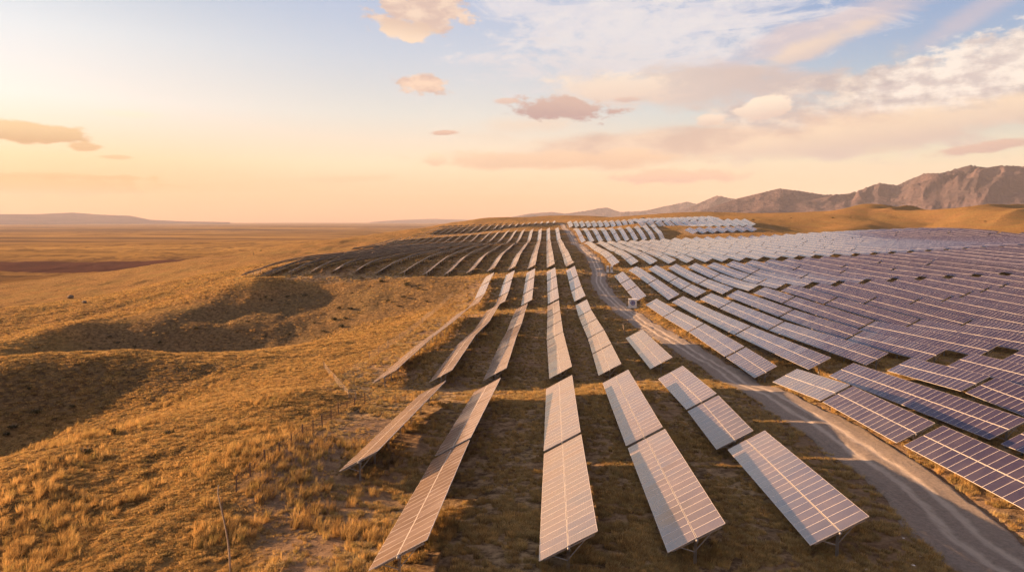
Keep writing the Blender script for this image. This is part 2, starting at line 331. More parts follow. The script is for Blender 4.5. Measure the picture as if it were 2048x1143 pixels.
for px, d, h in [(1400, 1900, 5), (1600, 1700, -2), (1850, 1600, -8), (2050, 1500, -5), (1200, 2500, 20), (1000, 2500, 30), (2500, 1100, -25), (2500, 1800, -5), (1600, 3000, 30), (2100, 3000, 20)]: gh(px, d, h)
cp = np.array(cp)
def warp(x, y):
    r = np.sqrt(x * x + y * y); th = np.arctan2(x, y)
    th = np.clip(th, -1.15, 1.15)
    r = np.clip(r, 22, 3800)
    return th * 1.0, np.log(r)
cu, cw = warp(cp[:, 0], cp[:, 1]); ch = CAM_Z - cp[:, 2]
mu = ch.mean()
def kern(d2): return 0.5 * d2 * np.log(d2 + 1e-12)
n = len(cp)
A = kern((cu[:, None] - cu[None]) ** 2 + (cw[:, None] - cw[None]) ** 2) + np.diag(np.full(n, 6e-6))
Q = np.stack([np.ones(n), cu, cw], 1)
M = np.block([[A, Q], [Q.T, np.zeros((3, 3))]])
sol = np.linalg.solve(M, np.concatenate([ch, np.zeros(3)]))
def tps(x, y):
    x = np.asarray(x, float).ravel(); y = np.asarray(y, float).ravel()
    u, v = warp(x, y); out = np.empty(len(x))
    for s in range(0, len(x), 60000):
        a, b = u[s:s + 60000], v[s:s + 60000]
        out[s:s + 60000] = kern((a[:, None] - cu[None]) ** 2 + (b[:, None] - cw[None]) ** 2) @ sol[:n] + sol[n] + sol[n + 1] * a + sol[n + 2] * b
    return out
# road centre line
def hs(x, y):                                    # smooth ground height
    x = np.asarray(x, float); sh = x.shape
    h = tps(x, y).reshape(sh)
    r = np.sqrt(x * x + np.asarray(y) ** 2)
    far = 80 - 3.5 * fbm(x / 1500.0, np.asarray(y) / 1500.0, 3, 5)
    th = np.degrees(np.arctan2(x, y))
    far = far - 45 * sstep(th, -12, 6)
    t = sstep(np.log(r), math.log(1900), math.log(3700))
    h = h * (1 - t) + far * t
    back = sstep(np.abs(th), 62, 110); h = h * (1 - back) + 24 * back
    return CAM_Z - h
def hit(px, py, lift=0.0, dmax=4000):
    """where the sight line of a photo pixel meets the ground"""
    d = np.exp(np.linspace(math.log(30), math.log(dmax), 900))
    v = CMn @ np.array([(px - 1024) / 1365.33, -(py - 571.5) / 1365.33, -1.0])
    X = v[0] * d; Y = v[1] * d; Z = CAM_Z + v[2] * d
    below = np.where(Z < hs(X, Y) + lift)[0]
    k = below[0] if len(below) else len(d) - 1
    return np.array([X[k], Y[k], hs(X[k:k + 1], Y[k:k + 1])[0]])
roadpx = [(2200, 1210), (1985, 1110), (1870, 1010), (1775, 935), (1660, 860), (1560, 800), (1455, 748), (1385, 705), (1320, 668), (1262, 632), (1226, 603), (1206, 580), (1197, 562), (1198, 545), (1192, 528), (1175, 507), (1158, 490), (1145, 475), (1136, 462), (1127, 452), (1121, 447)]
rp = []
for q in roadpx:
    hpt = hit(*q); rp.append(hpt[:2])
rp = np.array(rp)
def catmull(p, m):
    o = []
    for i in range(len(p) - 1):
        a = p[max(i - 1, 0)]; b = p[i]; c = p[i + 1]; d = p[min(i + 2, len(p) - 1)]
        for t in np.linspace(0, 1, m, endpoint=False):
            o.append(0.5 * (2 * b + (c - a) * t + (2 * a - 5 * b + 4 * c - d) * t * t + (3 * b - a - 3 * c + d) * t ** 3))
    o.append(p[-1]); return np.array(o)
road = catmull(rp, 40)
def near_poly(x, y, poly, maxd=12.0):
    out = np.full(len(x), 99.0)
    box = (x > poly[:, 0].min() - maxd) & (x < poly[:, 0].max() + maxd) & (y > poly[:, 1].min() - maxd) & (y < poly[:, 1].max() + maxd)
    idx = np.where(box)[0]
    for s in range(0, len(idx), 40000):
        k = idx[s:s + 40000]
        out[k] = np.sqrt(((x[k, None] - poly[None, :, 0]) ** 2 + (y[k, None] - poly[None, :, 1]) ** 2).min(1))
    return out
tp = np.array([P(*q)[:2] for s_, pts, c_ in L for q in sum([[tuple(np.array(pts[i]) * (1 - t) + np.array(pts[i + 1]) * t) for t in np.linspace(0, 1, 5)] for i in range(len(pts) - 1)], [])])
tu, tw = warp(tp[:, 0], tp[:, 1])
def arraymask(x, y):
    u, v = warp(x, y); out = np.zeros(len(x))
    idx = np.where((u > -0.62) & (np.hypot(x, y) < 1150))[0]
    for s in range(0, len(idx), 20000):
        k = idx[s:s + 20000]
        d = np.sqrt(((x[k, None] - tp[None, :, 0]) ** 2 + (y[k, None] - tp[None, :, 1]) ** 2).min(1))
        out[k] = 1 - sstep(d, 5, 13)
    return out
def hd(x, y, am=None):
    """ground height with its small relief"""
    x = np.asarray(x, float); y = np.asarray(y, float)
    z = hs(x, y); r = np.hypot(x, y)
    if am is None: am = arraymask(x.ravel(), y.ravel()).reshape(x.shape)
    k = (1 - am)
    left = 1 - sstep(x, -60, -25)
    rough = (0.25 * fbm(x / 2.3, y / 2.3, 3, 2) + (0.10 + 0.20 * left) * fbm(x / 1.0, y / 1.0, 2, 42) * (1 - sstep(r, 60, 110))) * (1 - sstep(r, 150, 500)) + (0.35 + 0.9 * left) * fbm(x / 14, y / 22, 3, 9) + k * sstep(r, 80, 500) * 2.6 * fbm(x / 70, y / 110, 4, 12)
    hills = sstep(np.degrees(np.arctan2(x, y)), 21, 26) * sstep(r, 700, 1000) * (1 - sstep(r, 1900, 2600)) * sstep(x, -100, 300) * k
    rough = rough * (0.25 + 0.75 * k) + hills * 46 * (np.minimum(ridged((x - y) / 230 + 0.3 + 0.25 * vnoise(x / 200, y / 200, 4), (x + y) / 900, 2, 21, 0.28), 0.8) - 0.45)
    farm = sstep(r, 1500, 3000)
    return z + rough * (1 - farm) + farm * 9 * np.maximum(fbm(x / 1400, y / 1400, 3, 31), -0.3)

# ------------------------------------------------------------------ object helpers
C = S.collection
def mesh(name, v, f, mats=(), smooth=False, uv=None, mi=None):
    me = bpy.data.meshes.new(name)
    v = np.asarray(v, np.float32)
    if isinstance(f, np.ndarray):
        nf, k = f.shape
        me.vertices.add(len(v)); me.vertices.foreach_set('co', v.ravel())
        me.loops.add(nf * k); me.loops.foreach_set('vertex_index', f.astype(np.int32).ravel())
        me.polygons.add(nf); me.polygons.foreach_set('loop_start', np.arange(nf, dtype=np.int32) * k)
        me.update(calc_edges=True); me.validate()
    else:
        me.from_pydata([tuple(map(float, q)) for q in v], [], f)
    for m_ in mats: me.materials.append(m_)
    if smooth: me.polygons.foreach_set('use_smooth', [True] * len(me.polygons))
    if mi is not None: me.polygons.foreach_set('material_index', np.asarray(mi, np.int32))
    if uv is not None:
        l = me.uv_layers.new(name='UVMap'); l.data.foreach_set('uv', np.asarray(uv, np.float32).ravel())
    return me
def ob(name, me, parent=None, loc=None):
    o = bpy.data.objects.new(name, me); C.objects.link(o)
    if loc is not None: o.location = loc
    if parent is not None: o.parent = parent
    return o
def empty(name, loc=(0, 0, 0), rz=0):
    o = bpy.data.objects.new(name, None); C.objects.link(o); o.location = loc; o.rotation_euler = (0, 0, rz); o.empty_display_size = 0.3
    return o
def tag(o, label=None, cat=None, group=None, kind=None):
    if label: o['label'] = label
    if cat: o['category'] = cat
    if group: o['group'] = group
    if kind: o['kind'] = kind
    return o
class MB:
    def __init__(s): s.v = []; s.f = []; s.mi = []
    def box(s, c, size, rot=None, mi=0):
        c = np.array(c, float); h = np.array(size, float) / 2; k = len(s.v)
        Rm = np.eye(3) if rot is None else np.array(rot)
        for a in (-1, 1):
            for b in (-1, 1):
                for d in (-1, 1): s.v.append(c + Rm @ (h * (a, b, d)))
        for q in [(0, 1, 3, 2), (4, 6, 7, 5), (0, 4, 5, 1), (2, 3, 7, 6), (0, 2, 6, 4), (1, 5, 7, 3)]: s.f.append(tuple(k + i for i in q)); s.mi.append(mi)
        return s
    def bar(s, a, b, w_, h_=None, up=(0, 0, 1), mi=0):
        a = np.array(a, float); b = np.array(b, float); t = b - a; l = np.linalg.norm(t); t /= l
        u = np.array(up, float); sd = np.cross(t, u)
        if np.linalg.norm(sd) < 1e-3: sd = np.cross(t, (1, 0, 0))
        sd /= np.linalg.norm(sd); u = np.cross(sd, t)
        return s.box((a + b) / 2, (l, w_, h_ or w_), np.stack([t, sd, u], 1), mi)
    def tube(s, pts, r, n=6, mi=0):
        pts = [np.array(p, float) for p in pts]; k = len(s.v)
        rr_ = r if hasattr(r, '__len__') else [r] * len(pts)
        for i, p in enumerate(pts):
            t = pts[min(i + 1, len(pts) - 1)] - pts[max(i - 1, 0)]; t /= np.linalg.norm(t)
            a = np.cross(t, (0.3, 0.9, 0.1)); a /= np.linalg.norm(a); b = np.cross(t, a)
            for j in range(n): th = 2 * math.pi * j / n; s.v.append(p + rr_[i] * (a * math.cos(th) + b * math.sin(th)))
        for i in range(len(pts) - 1):
            for j in range(n): s.f.append((k + i * n + j, k + i * n + (j + 1) % n, k + (i + 1) * n + (j + 1) % n, k + (i + 1) * n + j)); s.mi.append(mi)
        s.f.append(tuple(k + j for j in range(n))[::-1]); s.mi.append(mi)
        s.f.append(tuple(k + (len(pts) - 1) * n + j for j in range(n))); s.mi.append(mi)
        return s
    def mesh(s, name, mats, smooth=False): return mesh(name, s.v, s.f, mats, smooth, None, s.mi)

# ------------------------------------------------------------------ materials
def mat(name):
    m_ = bpy.data.materials.new(name); m_.use_nodes = True; k = N(m_.node_tree)
    b = k.n['Principled BSDF']
    return m_, k, b
def simple(name, c, rough=0.6, metal=0.0, var=0.15, scale=3.0, bump=0.0):
    m_, k, b = mat(name)
    o = k.new('ShaderNodeTexCoord').outputs['Object']
    nn = k.noise(o, scale, 5)
    c2 = tuple(x * (1 - var) for x in c); c3 = tuple(min(1, x * (1 + var)) for x in c)
    k.put(b.inputs['Base Color'], k.mix(nn, (*c2, 1), (*c3, 1)))
    b.inputs['Roughness'].default_value = rough; b.inputs['Metallic'].default_value = metal
    if bump:
        bp = k.new('ShaderNodeBump'); k.put(bp.inputs['Height'], nn); bp.inputs['Distance'].default_value = bump; k.l.new(bp.outputs[0], b.inputs['Normal'])
    return m_
M_STEEL = simple('galvanised_steel', (0.36, 0.37, 0.39), 0.5, 0.6, 0.2, 6)
M_TUBE = simple('torque_tube_steel', (0.30, 0.30, 0.31), 0.5, 0.5, 0.2, 4)
M_WHITE = simple('painted_white_metal', (0.72, 0.70, 0.68), 0.5, 0, 0.08, 3)
M_BLUE = simple('blue_enamel', (0.05, 0.08, 0.28), 0.4, 0, 0.1, 3)
M_DARK = simple('dark_grille', (0.05, 0.055, 0.07), 0.6, 0, 0.2, 8)
M_WOOD = simple('weathered_wood', (0.34, 0.27, 0.20), 0.9, 0, 0.3, 8, 0.01)
M_RUST = simple('rusty_fence_steel', (0.16, 0.10, 0.07), 0.8, 0.2, 0.3, 10)
M_CONC = simple('concrete', (0.32, 0.30, 0.27), 0.9, 0, 0.15, 3)
M_ROCK = simple('rock', (0.14, 0.11, 0.085), 0.95, 0, 0.35, 1.5, 0.1)
M_LITTER = simple('white_scrap', (0.75, 0.73, 0.70), 0.7, 0, 0.1, 6)

m_, k, b = mat('module_glass')                      # UV: one module = one unit square
M_GLASS = m_
uv = k.new('ShaderNodeUVMap').outputs[0]
sp = k.new('ShaderNodeSeparateXYZ'); k.put(sp.inputs[0], uv)
u, v = sp.outputs[0], sp.outputs[1]
fu, fv = k.m('FRACT', u), k.m('FRACT', v)
def edge(f, wd):
    return k.m('LESS_THAN', k.m('MINIMUM', f, k.m('SUBTRACT', 1.0, f)), wd)
fr = k.m('MAXIMUM', edge(fu, 0.018), edge(fv, 0.010))
cu_, cv_ = k.m('FRACT', k.m('MULTIPLY', fu, 6.0)), k.m('FRACT', k.m('MULTIPLY', fv, 12.0))
cell = k.m('MAXIMUM', edge(cu_, 0.045), edge(cv_, 0.045))
wn = k.new('ShaderNodeTexWhiteNoise', noise_dimensions='2D')
fl = k.new('ShaderNodeVectorMath', operation='FLOOR'); k.put(fl.inputs[0], uv); k.put(wn.inputs['Vector'], fl.outputs[0])
ob_ = k.new('ShaderNodeNewGeometry').outputs['Position']
dirt = k.noise(ob_, 0.35, 5, 0.6)
ps_ = k.new('ShaderNodeSeparateXYZ'); k.put(ps_.inputs[0], ob_); ptx_ = ps_.outputs[0]
base = k.mix(wn.outputs[0], (0.008, 0.009, 0.024, 1), (0.018, 0.013, 0.026, 1))
base = k.mix(k.m('MULTIPLY', cell, 0.28), base, (0.16, 0.13, 0.13, 1))
base = k.mix(k.m('MULTIPLY', k.ss(dirt, 0.35, 0.7, 0.03, 0.18), k.m('ADD', k.m('MULTIPLY', k.ss(ptx_, 2, 62, 1.0, 0.08), 0.8), 0.2)), base, (0.15, 0.09, 0.07, 1))  # dust colour, weakened rightward to imitate the darker sky reflection there
lw_ = k.new('ShaderNodeLayerWeight'); lw_.inputs[0].default_value = 0.5     # dusty tint at grazing views, standing in for the warm low-sky reflection
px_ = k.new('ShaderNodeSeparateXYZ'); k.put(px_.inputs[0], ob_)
refl_fade_ = k.ss(px_.outputs[0], -12, 52, 1.0, 0.08)  # painted left-to-right fade, mimics bright then blue sky mirrored in the panels
refl_tint = k.m('MULTIPLY', k.m('MINIMUM', k.m('MULTIPLY', k.m('POWER', lw_.outputs['Facing'], 4.0), k.ss(dirt, 0.25, 0.75, 1.0, 1.7)), 0.30), refl_fade_)
base = k.mix(refl_tint, base, (0.40, 0.285, 0.205, 1))
base = k.mix(fr, base, (0.60, 0.54, 0.50, 1))
k.put(b.inputs['Base Color'], base)
k.put(b.inputs['Roughness'], k.m('ADD', k.m('MULTIPLY', fr, 0.25), k.ss(dirt, 0.3, 0.7, 0.08, 0.20)))
b.inputs['IOR'].default_value = 2.5
k.put(b.inputs['Sheen Weight'], k.m('MULTIPLY', refl_fade_, 0.45))
b.inputs['Sheen Roughness'].default_value = 0.28
b.inputs['Sheen Tint'].default_value = (1.0, 0.80, 0.62, 1)
M_FRAME = simple('aluminium_frame', (0.74, 0.72, 0.70), 0.4, 0.2, 0.05, 3)
M_BACK = simple('module_backsheet', (0.16, 0.15, 0.15), 0.7, 0, 0.1, 2)

# ground
m_, k, b = mat('dry_grassland')
M_GROUND = m_
pos = k.new('ShaderNodeNewGeometry').outputs['Position']
am_ = k.new('ShaderNodeAttribute', attribute_name='array').outputs['Fac']
dm_ = k.new('ShaderNodeAttribute', attribute_name='dirt').outputs['Fac']
fm_ = k.new('ShaderNodeAttribute', attribute_name='fields').outputs['Fac']
n1 = k.noise(pos, 0.9, 8, 0.7); n2 = k.noise(pos, 0.05, 5, 0.6); n3 = k.noise(pos, 0.012, 4, 0.6); n4 = k.noise(pos, 4.0, 5, 0.7)
gold = k.mix(k.ss(n1, 0.32, 0.68), (0.115, 0.066, 0.030, 1), (0.46, 0.285, 0.120, 1))
nm = k.noise(pos, 0.22, 6, 0.75)
gold = k.mix(k.ss(nm, 0.50, 0.66, 0, 0.6), gold, (0.11, 0.066, 0.030, 1))
spk = k.noise(pos, 0.075, 9, 0.85)
gold = k.mix(k.ss(spk, 0.56, 0.66, 0, 0.7), gold, (0.10, 0.062, 0.030, 1))
gold = k.mix(k.ss(n2, 0.42, 0.66, 0, 0.55), gold, (0.24, 0.18, 0.075, 1))
gold = k.mix(k.ss(n3, 0.52, 0.66, 0, 0.35), gold, (0.27, 0.15, 0.08, 1))
hm_ = k.new('ShaderNodeAttribute', attribute_name='heath_shade').outputs['Fac']
gold = k.mix(k.m('MULTIPLY', hm_, 0.72), gold, k.mix(k.ss(n1, 0.35, 0.62), (0.075, 0.055, 0.036, 1), (0.21, 0.15, 0.085, 1)))  # scrub brown, darkened to carry the slope's shade as well
under = k.mix(k.ss(n1, 0.35, 0.66), (0.10, 0.072, 0.048, 1), (0.56, 0.41, 0.24, 1))
under = k.mix(k.ss(n2, 0.40, 0.62, 0, 0.6), under, (0.36, 0.23, 0.14, 1))
soil = k.mix(k.ss(n4, 0.3, 0.7), (0.22, 0.15, 0.10, 1), (0.38, 0.27, 0.19, 1))
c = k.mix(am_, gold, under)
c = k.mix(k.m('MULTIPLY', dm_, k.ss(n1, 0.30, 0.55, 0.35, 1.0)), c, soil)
# farmed plain: long strips of crop, stubble and plough
vo = k.new('ShaderNodeTexVoronoi', voronoi_dimensions='2D', feature='F1', distance='CHEBYCHEV'); k.put(vo.inputs['Vector'], k.mapv(pos, (0.00035, 0.0030, 1), (0, 0, 0), (0, 0, 0.06))); vo.inputs['Scale'].default_value = 1.0
vs_ = k.new('ShaderNodeSeparateColor'); k.put(vs_.inputs[0], vo.outputs['Color'])
fc = k.ramp(vs_.outputs[0], [(0.0, (0.36, 0.21, 0.065)), (0.28, (0.24, 0.145, 0.05)), (0.45, (0.42, 0.25, 0.08)), (0.62, (0.12, 0.07, 0.035)), (0.75, (0.38, 0.22, 0.07)), (1.0, (0.08, 0.045, 0.03))])
fc = k.mix(k.ss(k.noise(k.mapv(pos, (0.0012, 0.006, 1)), 1.0, 5, 0.65), 0.42, 0.62, 0, 0.7), fc, (0.07, 0.042, 0.024, 1))
c = k.mix(fm_, c, fc)
pl = k.new('ShaderNodeAttribute', attribute_name='plough').outputs['Fac']
c = k.mix(pl, c, k.mix(n2, (0.075, 0.036, 0.030, 1), (0.11, 0.052, 0.038, 1)))
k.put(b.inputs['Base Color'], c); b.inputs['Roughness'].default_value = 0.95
b.inputs['Specular IOR Level'].default_value = 0.0
bp = k.new('ShaderNodeBump'); k.put(bp.inputs['Height'], k.m('ADD', k.m('MULTIPLY', k.noise(pos, 0.55, 8, 0.72), 1.0), k.m('MULTIPLY', n4, 0.18))); bp.inputs['Distance'].default_value = 1.5; bp.inputs['Strength'].default_value = 1.0
k.l.new(bp.outputs[0], b.inputs['Normal'])

m_, k, b = mat('gravel_road'); M_ROAD = m_
uv = k.new('ShaderNodeUVMap').outputs[0]
sp = k.new('ShaderNodeSeparateXYZ'); k.put(sp.inputs[0], uv); cr = sp.outputs[0]
pos = k.new('ShaderNodeNewGeometry').outputs['Position']
nn = k.noise(pos, 0.35, 5, 0.6); n5 = k.noise(pos, 3.2, 8, 0.8); n6 = k.noise(k.mapv(pos, (1.4, 0.08, 1)), 1.0, 5, 0.6)
wob = k.m('MULTIPLY', k.m('SUBTRACT', nn, 0.5), 0.16)
dist = k.m('ABSOLUTE', k.m('SUBTRACT', k.m('ABSOLUTE', k.m('ADD', k.m('SUBTRACT', cr, 0.5), wob)), 0.135))
track = k.m('MULTIPLY', k.m('SUBTRACT', 1.0, k.ss(dist, 0.015, 0.085)), k.ss(n6, 0.25, 0.6, 0.35, 1.0))
c = k.mix(k.ss(n5, 0.3, 0.7), (0.21, 0.17, 0.14, 1), (0.36, 0.29, 0.24, 1))
c = k.mix(track, c, k.mix(n5, (0.42, 0.35, 0.29, 1), (0.66, 0.56, 0.47, 1)))
c = k.mix(k.ss(n6, 0.5, 0.75, 0, 0.4), c, (0.12, 0.095, 0.07, 1))
k.put(b.inputs['Base Color'], c); b.inputs['Roughness'].default_value = 0.95
bp = k.new('ShaderNodeBump'); k.put(bp.inputs['Height'], k.m('ADD', n5, k.m('MULTIPLY', nn, 1.0))); bp.inputs['Distance'].default_value = 0.30
k.l.new(bp.outputs[0], b.inputs['Normal'])

m_, k, b = mat('mountain_rock'); M_MOUNT = m_
pos = k.new('ShaderNodeNewGeometry').outputs['Position']
a1 = k.noise(pos, 0.0022, 8, 0.65); a2 = k.noise(pos, 0.012, 6, 0.7)
k.put(b.inputs['Base Color'], k.mix(k.ss(a1, 0.3, 0.7), (0.055, 0.048, 0.062, 1), (0.12, 0.086, 0.092, 1)))
b.inputs['Roughness'].default_value = 1.0; b.inputs['Specular IOR Level'].default_value = 0.0
bp = k.new('ShaderNodeBump'); k.put(bp.inputs['Height'], k.m('ADD', k.m('MULTIPLY', a1, 3.0), a2)); bp.inputs['Distance'].default_value = 70; bp.inputs['Strength'].default_value = 0.8
k.l.new(bp.outputs[0], b.inputs['Normal'])

def grassmat(name, stops, trans=0.35):
    m_, k, b = mat(name)
    oi = k.new('ShaderNodeObjectInfo').outputs['Random']
    c = k.ramp(oi, stops)
    k.put(b.inputs['Base Color'], c); b.inputs['Roughness'].default_value = 0.8; b.inputs['Specular IOR Level'].default_value = 0.15
    t = k.new('ShaderNodeBsdfTranslucent'); k.put(t.inputs[0], c)
    mx = k.new('ShaderNodeMixShader'); mx.inputs[0].default_value = trans
    k.l.new(b.outputs[0], mx.inputs[1]); k.l.new(t.outputs[0], mx.inputs[2]); k.l.new(mx.outputs[0], k.n['Material Output'].inputs[0])
    return m_
M_GOLD = grassmat('golden_grass', [(0, (0.10, 0.07, 0.032)), (0.3, (0.34, 0.215, 0.085)), (0.45, (0.46, 0.29, 0.105)), (0.7, (0.64, 0.43, 0.17)), (1.0, (0.30, 0.23, 0.08))])
M_OLIVE = grassmat('olive_scrub', [(0, (0.24, 0.155, 0.07)), (0.4, (0.40, 0.29, 0.13)), (0.75, (0.54, 0.41, 0.19)), (1.0, (0.24, 0.20, 0.09))])
M_BUSH = grassmat('dark_bush_leaves', [(0, (0.035, 0.035, 0.014)), (0.5, (0.06, 0.055, 0.022)), (1.0, (0.09, 0.07, 0.03))], 0.15)

# ------------------------------------------------------------------ ground sheet
az_f = np.radians(np.arange(-47, 45.01, 0.19))
az_all = np.concatenate([np.radians(np.arange(-180, -47, 2.2)), az_f, np.radians(np.arange(45.5, 180, 2.2))])
rad = np.concatenate([[0.5, 4, 9, 14, 19, 24, 28, 31], np.exp(np.linspace(math.log(34), math.log(420), 380)), np.exp(np.linspace(math.log(424), math.log(2500), 330))[1:], np.exp(np.linspace(math.log(2530), math.log(27500), 130))])
TH_, RR_ = np.meshgrid(az_all, rad)
gx = (RR_ * np.sin(TH_)).ravel(); gy = (RR_ * np.cos(TH_)).ravel()
am = arraymask(gx, gy)
gz = hd(gx, gy, am)
rdist = near_poly(gx, gy, road, 14)
gz = gz - 0.16 * (1 - sstep(rdist, 2.9, 4.1))
na, nr = len(az_all), len(rad)
i0 = np.arange(nr - 1)[:, None] * na; j0 = np.arange(na)[None]; j1 = (j0 + 1) % na
F = np.stack([i0 + j0, i0 + j1, i0 + na + j1, i0 + na + j0], -1).reshape(-1, 4)[:, ::-1].copy()
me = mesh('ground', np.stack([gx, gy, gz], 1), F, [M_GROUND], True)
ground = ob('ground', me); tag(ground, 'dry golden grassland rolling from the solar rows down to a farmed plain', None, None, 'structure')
def attr(name, val):
    a = me.attributes.new(name, 'FLOAT', 'POINT'); a.data.foreach_set('value', np.asarray(val, np.float32))
# bare earth: along the road, the cross tracks between the blocks and the trodden patch left of the rows
dirt = 1 - sstep(rdist, 3.0, 5.5 + 2.0 * vnoise(gx / 5, gy / 5, 3))
def strip(pp, wd, amt):
    global dirt
    q = catmull(np.array([hit(*t)[:2] for t in pp]), 12)
    dirt = np.maximum(dirt, amt * (1 - sstep(near_poly(gx, gy, q, wd * 2), wd * 0.4, wd)))
strip([(905, 765), (1000, 776), (1120, 782), (1300, 772), (1420, 752)], 3.5, 0.75)
strip([(930, 640), (1000, 632), (1100, 622), (1260, 612), (1330, 612)], 3.0, 0.8)
strip([(850, 556), (960, 551), (1060, 548), (1180, 543), (1250, 547), (1340, 548)], 3.2, 0.8)
strip([(1420, 752), (1500, 770), (1600, 760), (1750, 745)], 3.5, 0.8)
strip([(640, 1140), (560, 1000), (600, 930), (660, 880), (760, 850)], 4.0, 0.8)
strip([(1205, 590), (1222, 572), (1240, 566)], 5, 0.7); strip([(1196, 545), (1215, 548), (1240, 549)], 4, 0.7)
strip([(1540, 470), (1548, 460), (1538, 452)], 2.5, 0.6)
heath_shade = np.zeros(len(gx))  # scrub cover mixed with painted shade along the hill flank and gully
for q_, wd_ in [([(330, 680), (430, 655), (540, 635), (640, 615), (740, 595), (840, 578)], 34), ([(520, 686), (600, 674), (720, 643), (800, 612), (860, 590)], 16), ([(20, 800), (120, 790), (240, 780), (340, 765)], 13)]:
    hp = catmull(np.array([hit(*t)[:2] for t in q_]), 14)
    heath_shade = np.maximum(heath_shade, 1 - sstep(near_poly(gx, gy, hp, wd_ * 1.3) + 9 * fbm(gx / 13, gy / 13, 3, 15), wd_ * 0.45, wd_))
attr('heath_shade', heath_shade * (1 - am)); attr('dirt', np.clip(dirt, 0, 1)); attr('array', am)
gr_ = np.hypot(gx, gy); gth = np.degrees(np.arctan2(gx, gy))
attr('fields', sstep(gr_, 650, 900) * (1 - sstep(gth, -12, -6)) * sstep(-(gz - 30), 58, 68) + sstep(gr_, 2500, 3000) * (1 - sstep(gth, -12, -6)) * 0)
w_pl = np.zeros(len(gx))
dpt = gy * math.cos(YAW) - gx * math.sin(YAW)
e1 = 1080 + 40 * np.sin(gx / 300.); e2 = 1330 + 30 * np.sin(gx / 260. + 1)
w_pl = sstep(dpt, e1, e1 + 14) * (1 - sstep(dpt, e2, e2 + 20)) * (1 - sstep(gth, -23.5, -21.5)) * sstep(gr_, 700, 800)
attr('plough', w_pl)

# ------------------------------------------------------------------ road sheet
n_ = len(road); tdir = np.gradient(road, axis=0); tdir /= np.linalg.norm(tdir, axis=1)[:, None]; sd = np.stack([tdir[:, 1], -tdir[:, 0]], 1)
cross = np.linspace(-1, 1, 29); V = []; UV = []
arc = np.concatenate([[0], np.cumsum(np.linalg.norm(np.diff(road, axis=0), axis=1))])
for j, s_ in enumerate(cross):
    edge_w = 3.35 + 0.8 * fbm(arc / 6.0, np.full(n_, 3.0 * np.sign(s_)), 2, 77)
    pxy = road + sd * (s_ * edge_w)[:, None]
    z = hd(pxy[:, 0], pxy[:, 1]) + 0.06 - 0.16 * (abs(s_) > 0.99) - 0.07 * math.exp(-((abs(s_) - 0.27) / 0.09) ** 2) + 0.03 * fbm(pxy[:, 0] / 0.8, pxy[:, 1] / 0.8, 2, 55)
    V.append(np.column_stack([pxy, z])); UV.append(np.column_stack([np.full(n_, (s_ + 1) / 2), arc / 5]))
V = np.stack(V, 1); UV = np.stack(UV, 1); nc = len(cross)
ii = np.arange(n_ - 1)[:, None] * nc; jj = np.arange(nc - 1)[None]
F = np.stack([ii + jj, ii + jj + 1, ii + nc + jj + 1, ii + nc + jj], -1).reshape(-1, 4)
ro = ob('road', mesh('road', V.reshape(-1, 3), F, [M_ROAD], True, UV.reshape(-1, 2)[F.ravel()]))
tag(ro, 'grey gravel track with two pale wheel ruts winding between the solar rows', None, None, 'structure')

# ------------------------------------------------------------------ mountains
def range_(name, prof, dist, depth, seed, amp, label, base_h=70, freq=1.0):
    freq = 1.0 / freq if freq < 1 else freq
    px = np.array([p[0] for p in prof], float); py = np.array([p[1] for p in prof], float)
    azs, tans = [], []
    for a, b_ in zip(px, py):
        v = CMn @ np.array([(a - 1024) / 1365.33, -(b_ - 571.5) / 1365.33, -1.0]); hlen = math.hypot(v[0], v[1]); azs.append(math.atan2(v[0], v[1])); tans.append(v[2] / hlen)
    na_ = int((azs[-1] - azs[0]) / 0.0011) + 2
    A_ = np.linspace(azs[0], azs[-1], na_); T_ = np.interp(A_, azs, tans)
    s_ = np.linspace(-1, 1, 110)
    AA, SS = np.meshgrid(A_, s_); TT = np.broadcast_to(T_, AA.shape)
    wob_ = 0.25 * fbm(AA * 9 * freq, AA * 0 + 1.3, 3, seed)
    RRr = dist * (1 + (SS + wob_ * (1 - SS ** 2)) * depth)
    x = RRr * np.sin(AA); y = RRr * np.cos(AA)
    wx = (x - y * 0.9) / (2100.0 * freq); wy = (x + y) / (4200.0 * freq)
    q = ridged(wx + 0.5 * fbm(wx * 1.5, wy * 1.5, 3, seed + 5), wy + 0.5 * fbm(wx * 1.5 + 9, wy * 1.5, 3, seed + 6), 6, seed + 9, 0.48)
    q2 = fbm(wx * 0.6, wy * 0.6, 2, seed + 3)
    hh = np.maximum((1 - np.abs(SS)), 0) ** 0.9 * (1 - amp * 1.5 + amp * 3.2 * q + 0.12 * q2)
    peak = (hh / RRr).max(0)
    kk = np.ones(5) / 5; goal = (T_ * dist + base_h) / dist
    sc_ = goal / np.convolve(np.pad(peak, 2, 'edge'), kk, 'valid')
    z = CAM_Z - base_h + np.maximum(hh * sc_, -5)
    z[0] = z[-1] = CAM_Z - base_h - 60
    ii = np.arange(109)[:, None] * na_; jj = np.arange(na_ - 1)[None]
    F = np.stack([ii + jj, ii + jj + 1, ii + na_ + jj + 1, ii + na_ + jj], -1).reshape(-1, 4)
    o = ob(name, mesh(name, np.stack([x.ravel(), y.ravel(), z.ravel()], 1), F, [M_MOUNT], True)); tag(o, label, None, None, 'structure')
range_('mountains', [(1300, 441), (1360, 432), (1414, 417), (1474, 397), (1559, 377), (1599, 382), (1649, 390), (1699, 387), (1759, 366), (1794, 371), (1849, 346), (1884, 345), (1939, 330), (1974, 334), (2004, 330), (2048, 332), (2130, 345), (2300, 352), (2500, 380), (2800, 440)], 8500, 0.26, 3, 0.42, 'bare brown rocky mountain range rising on the right, lit from the left')
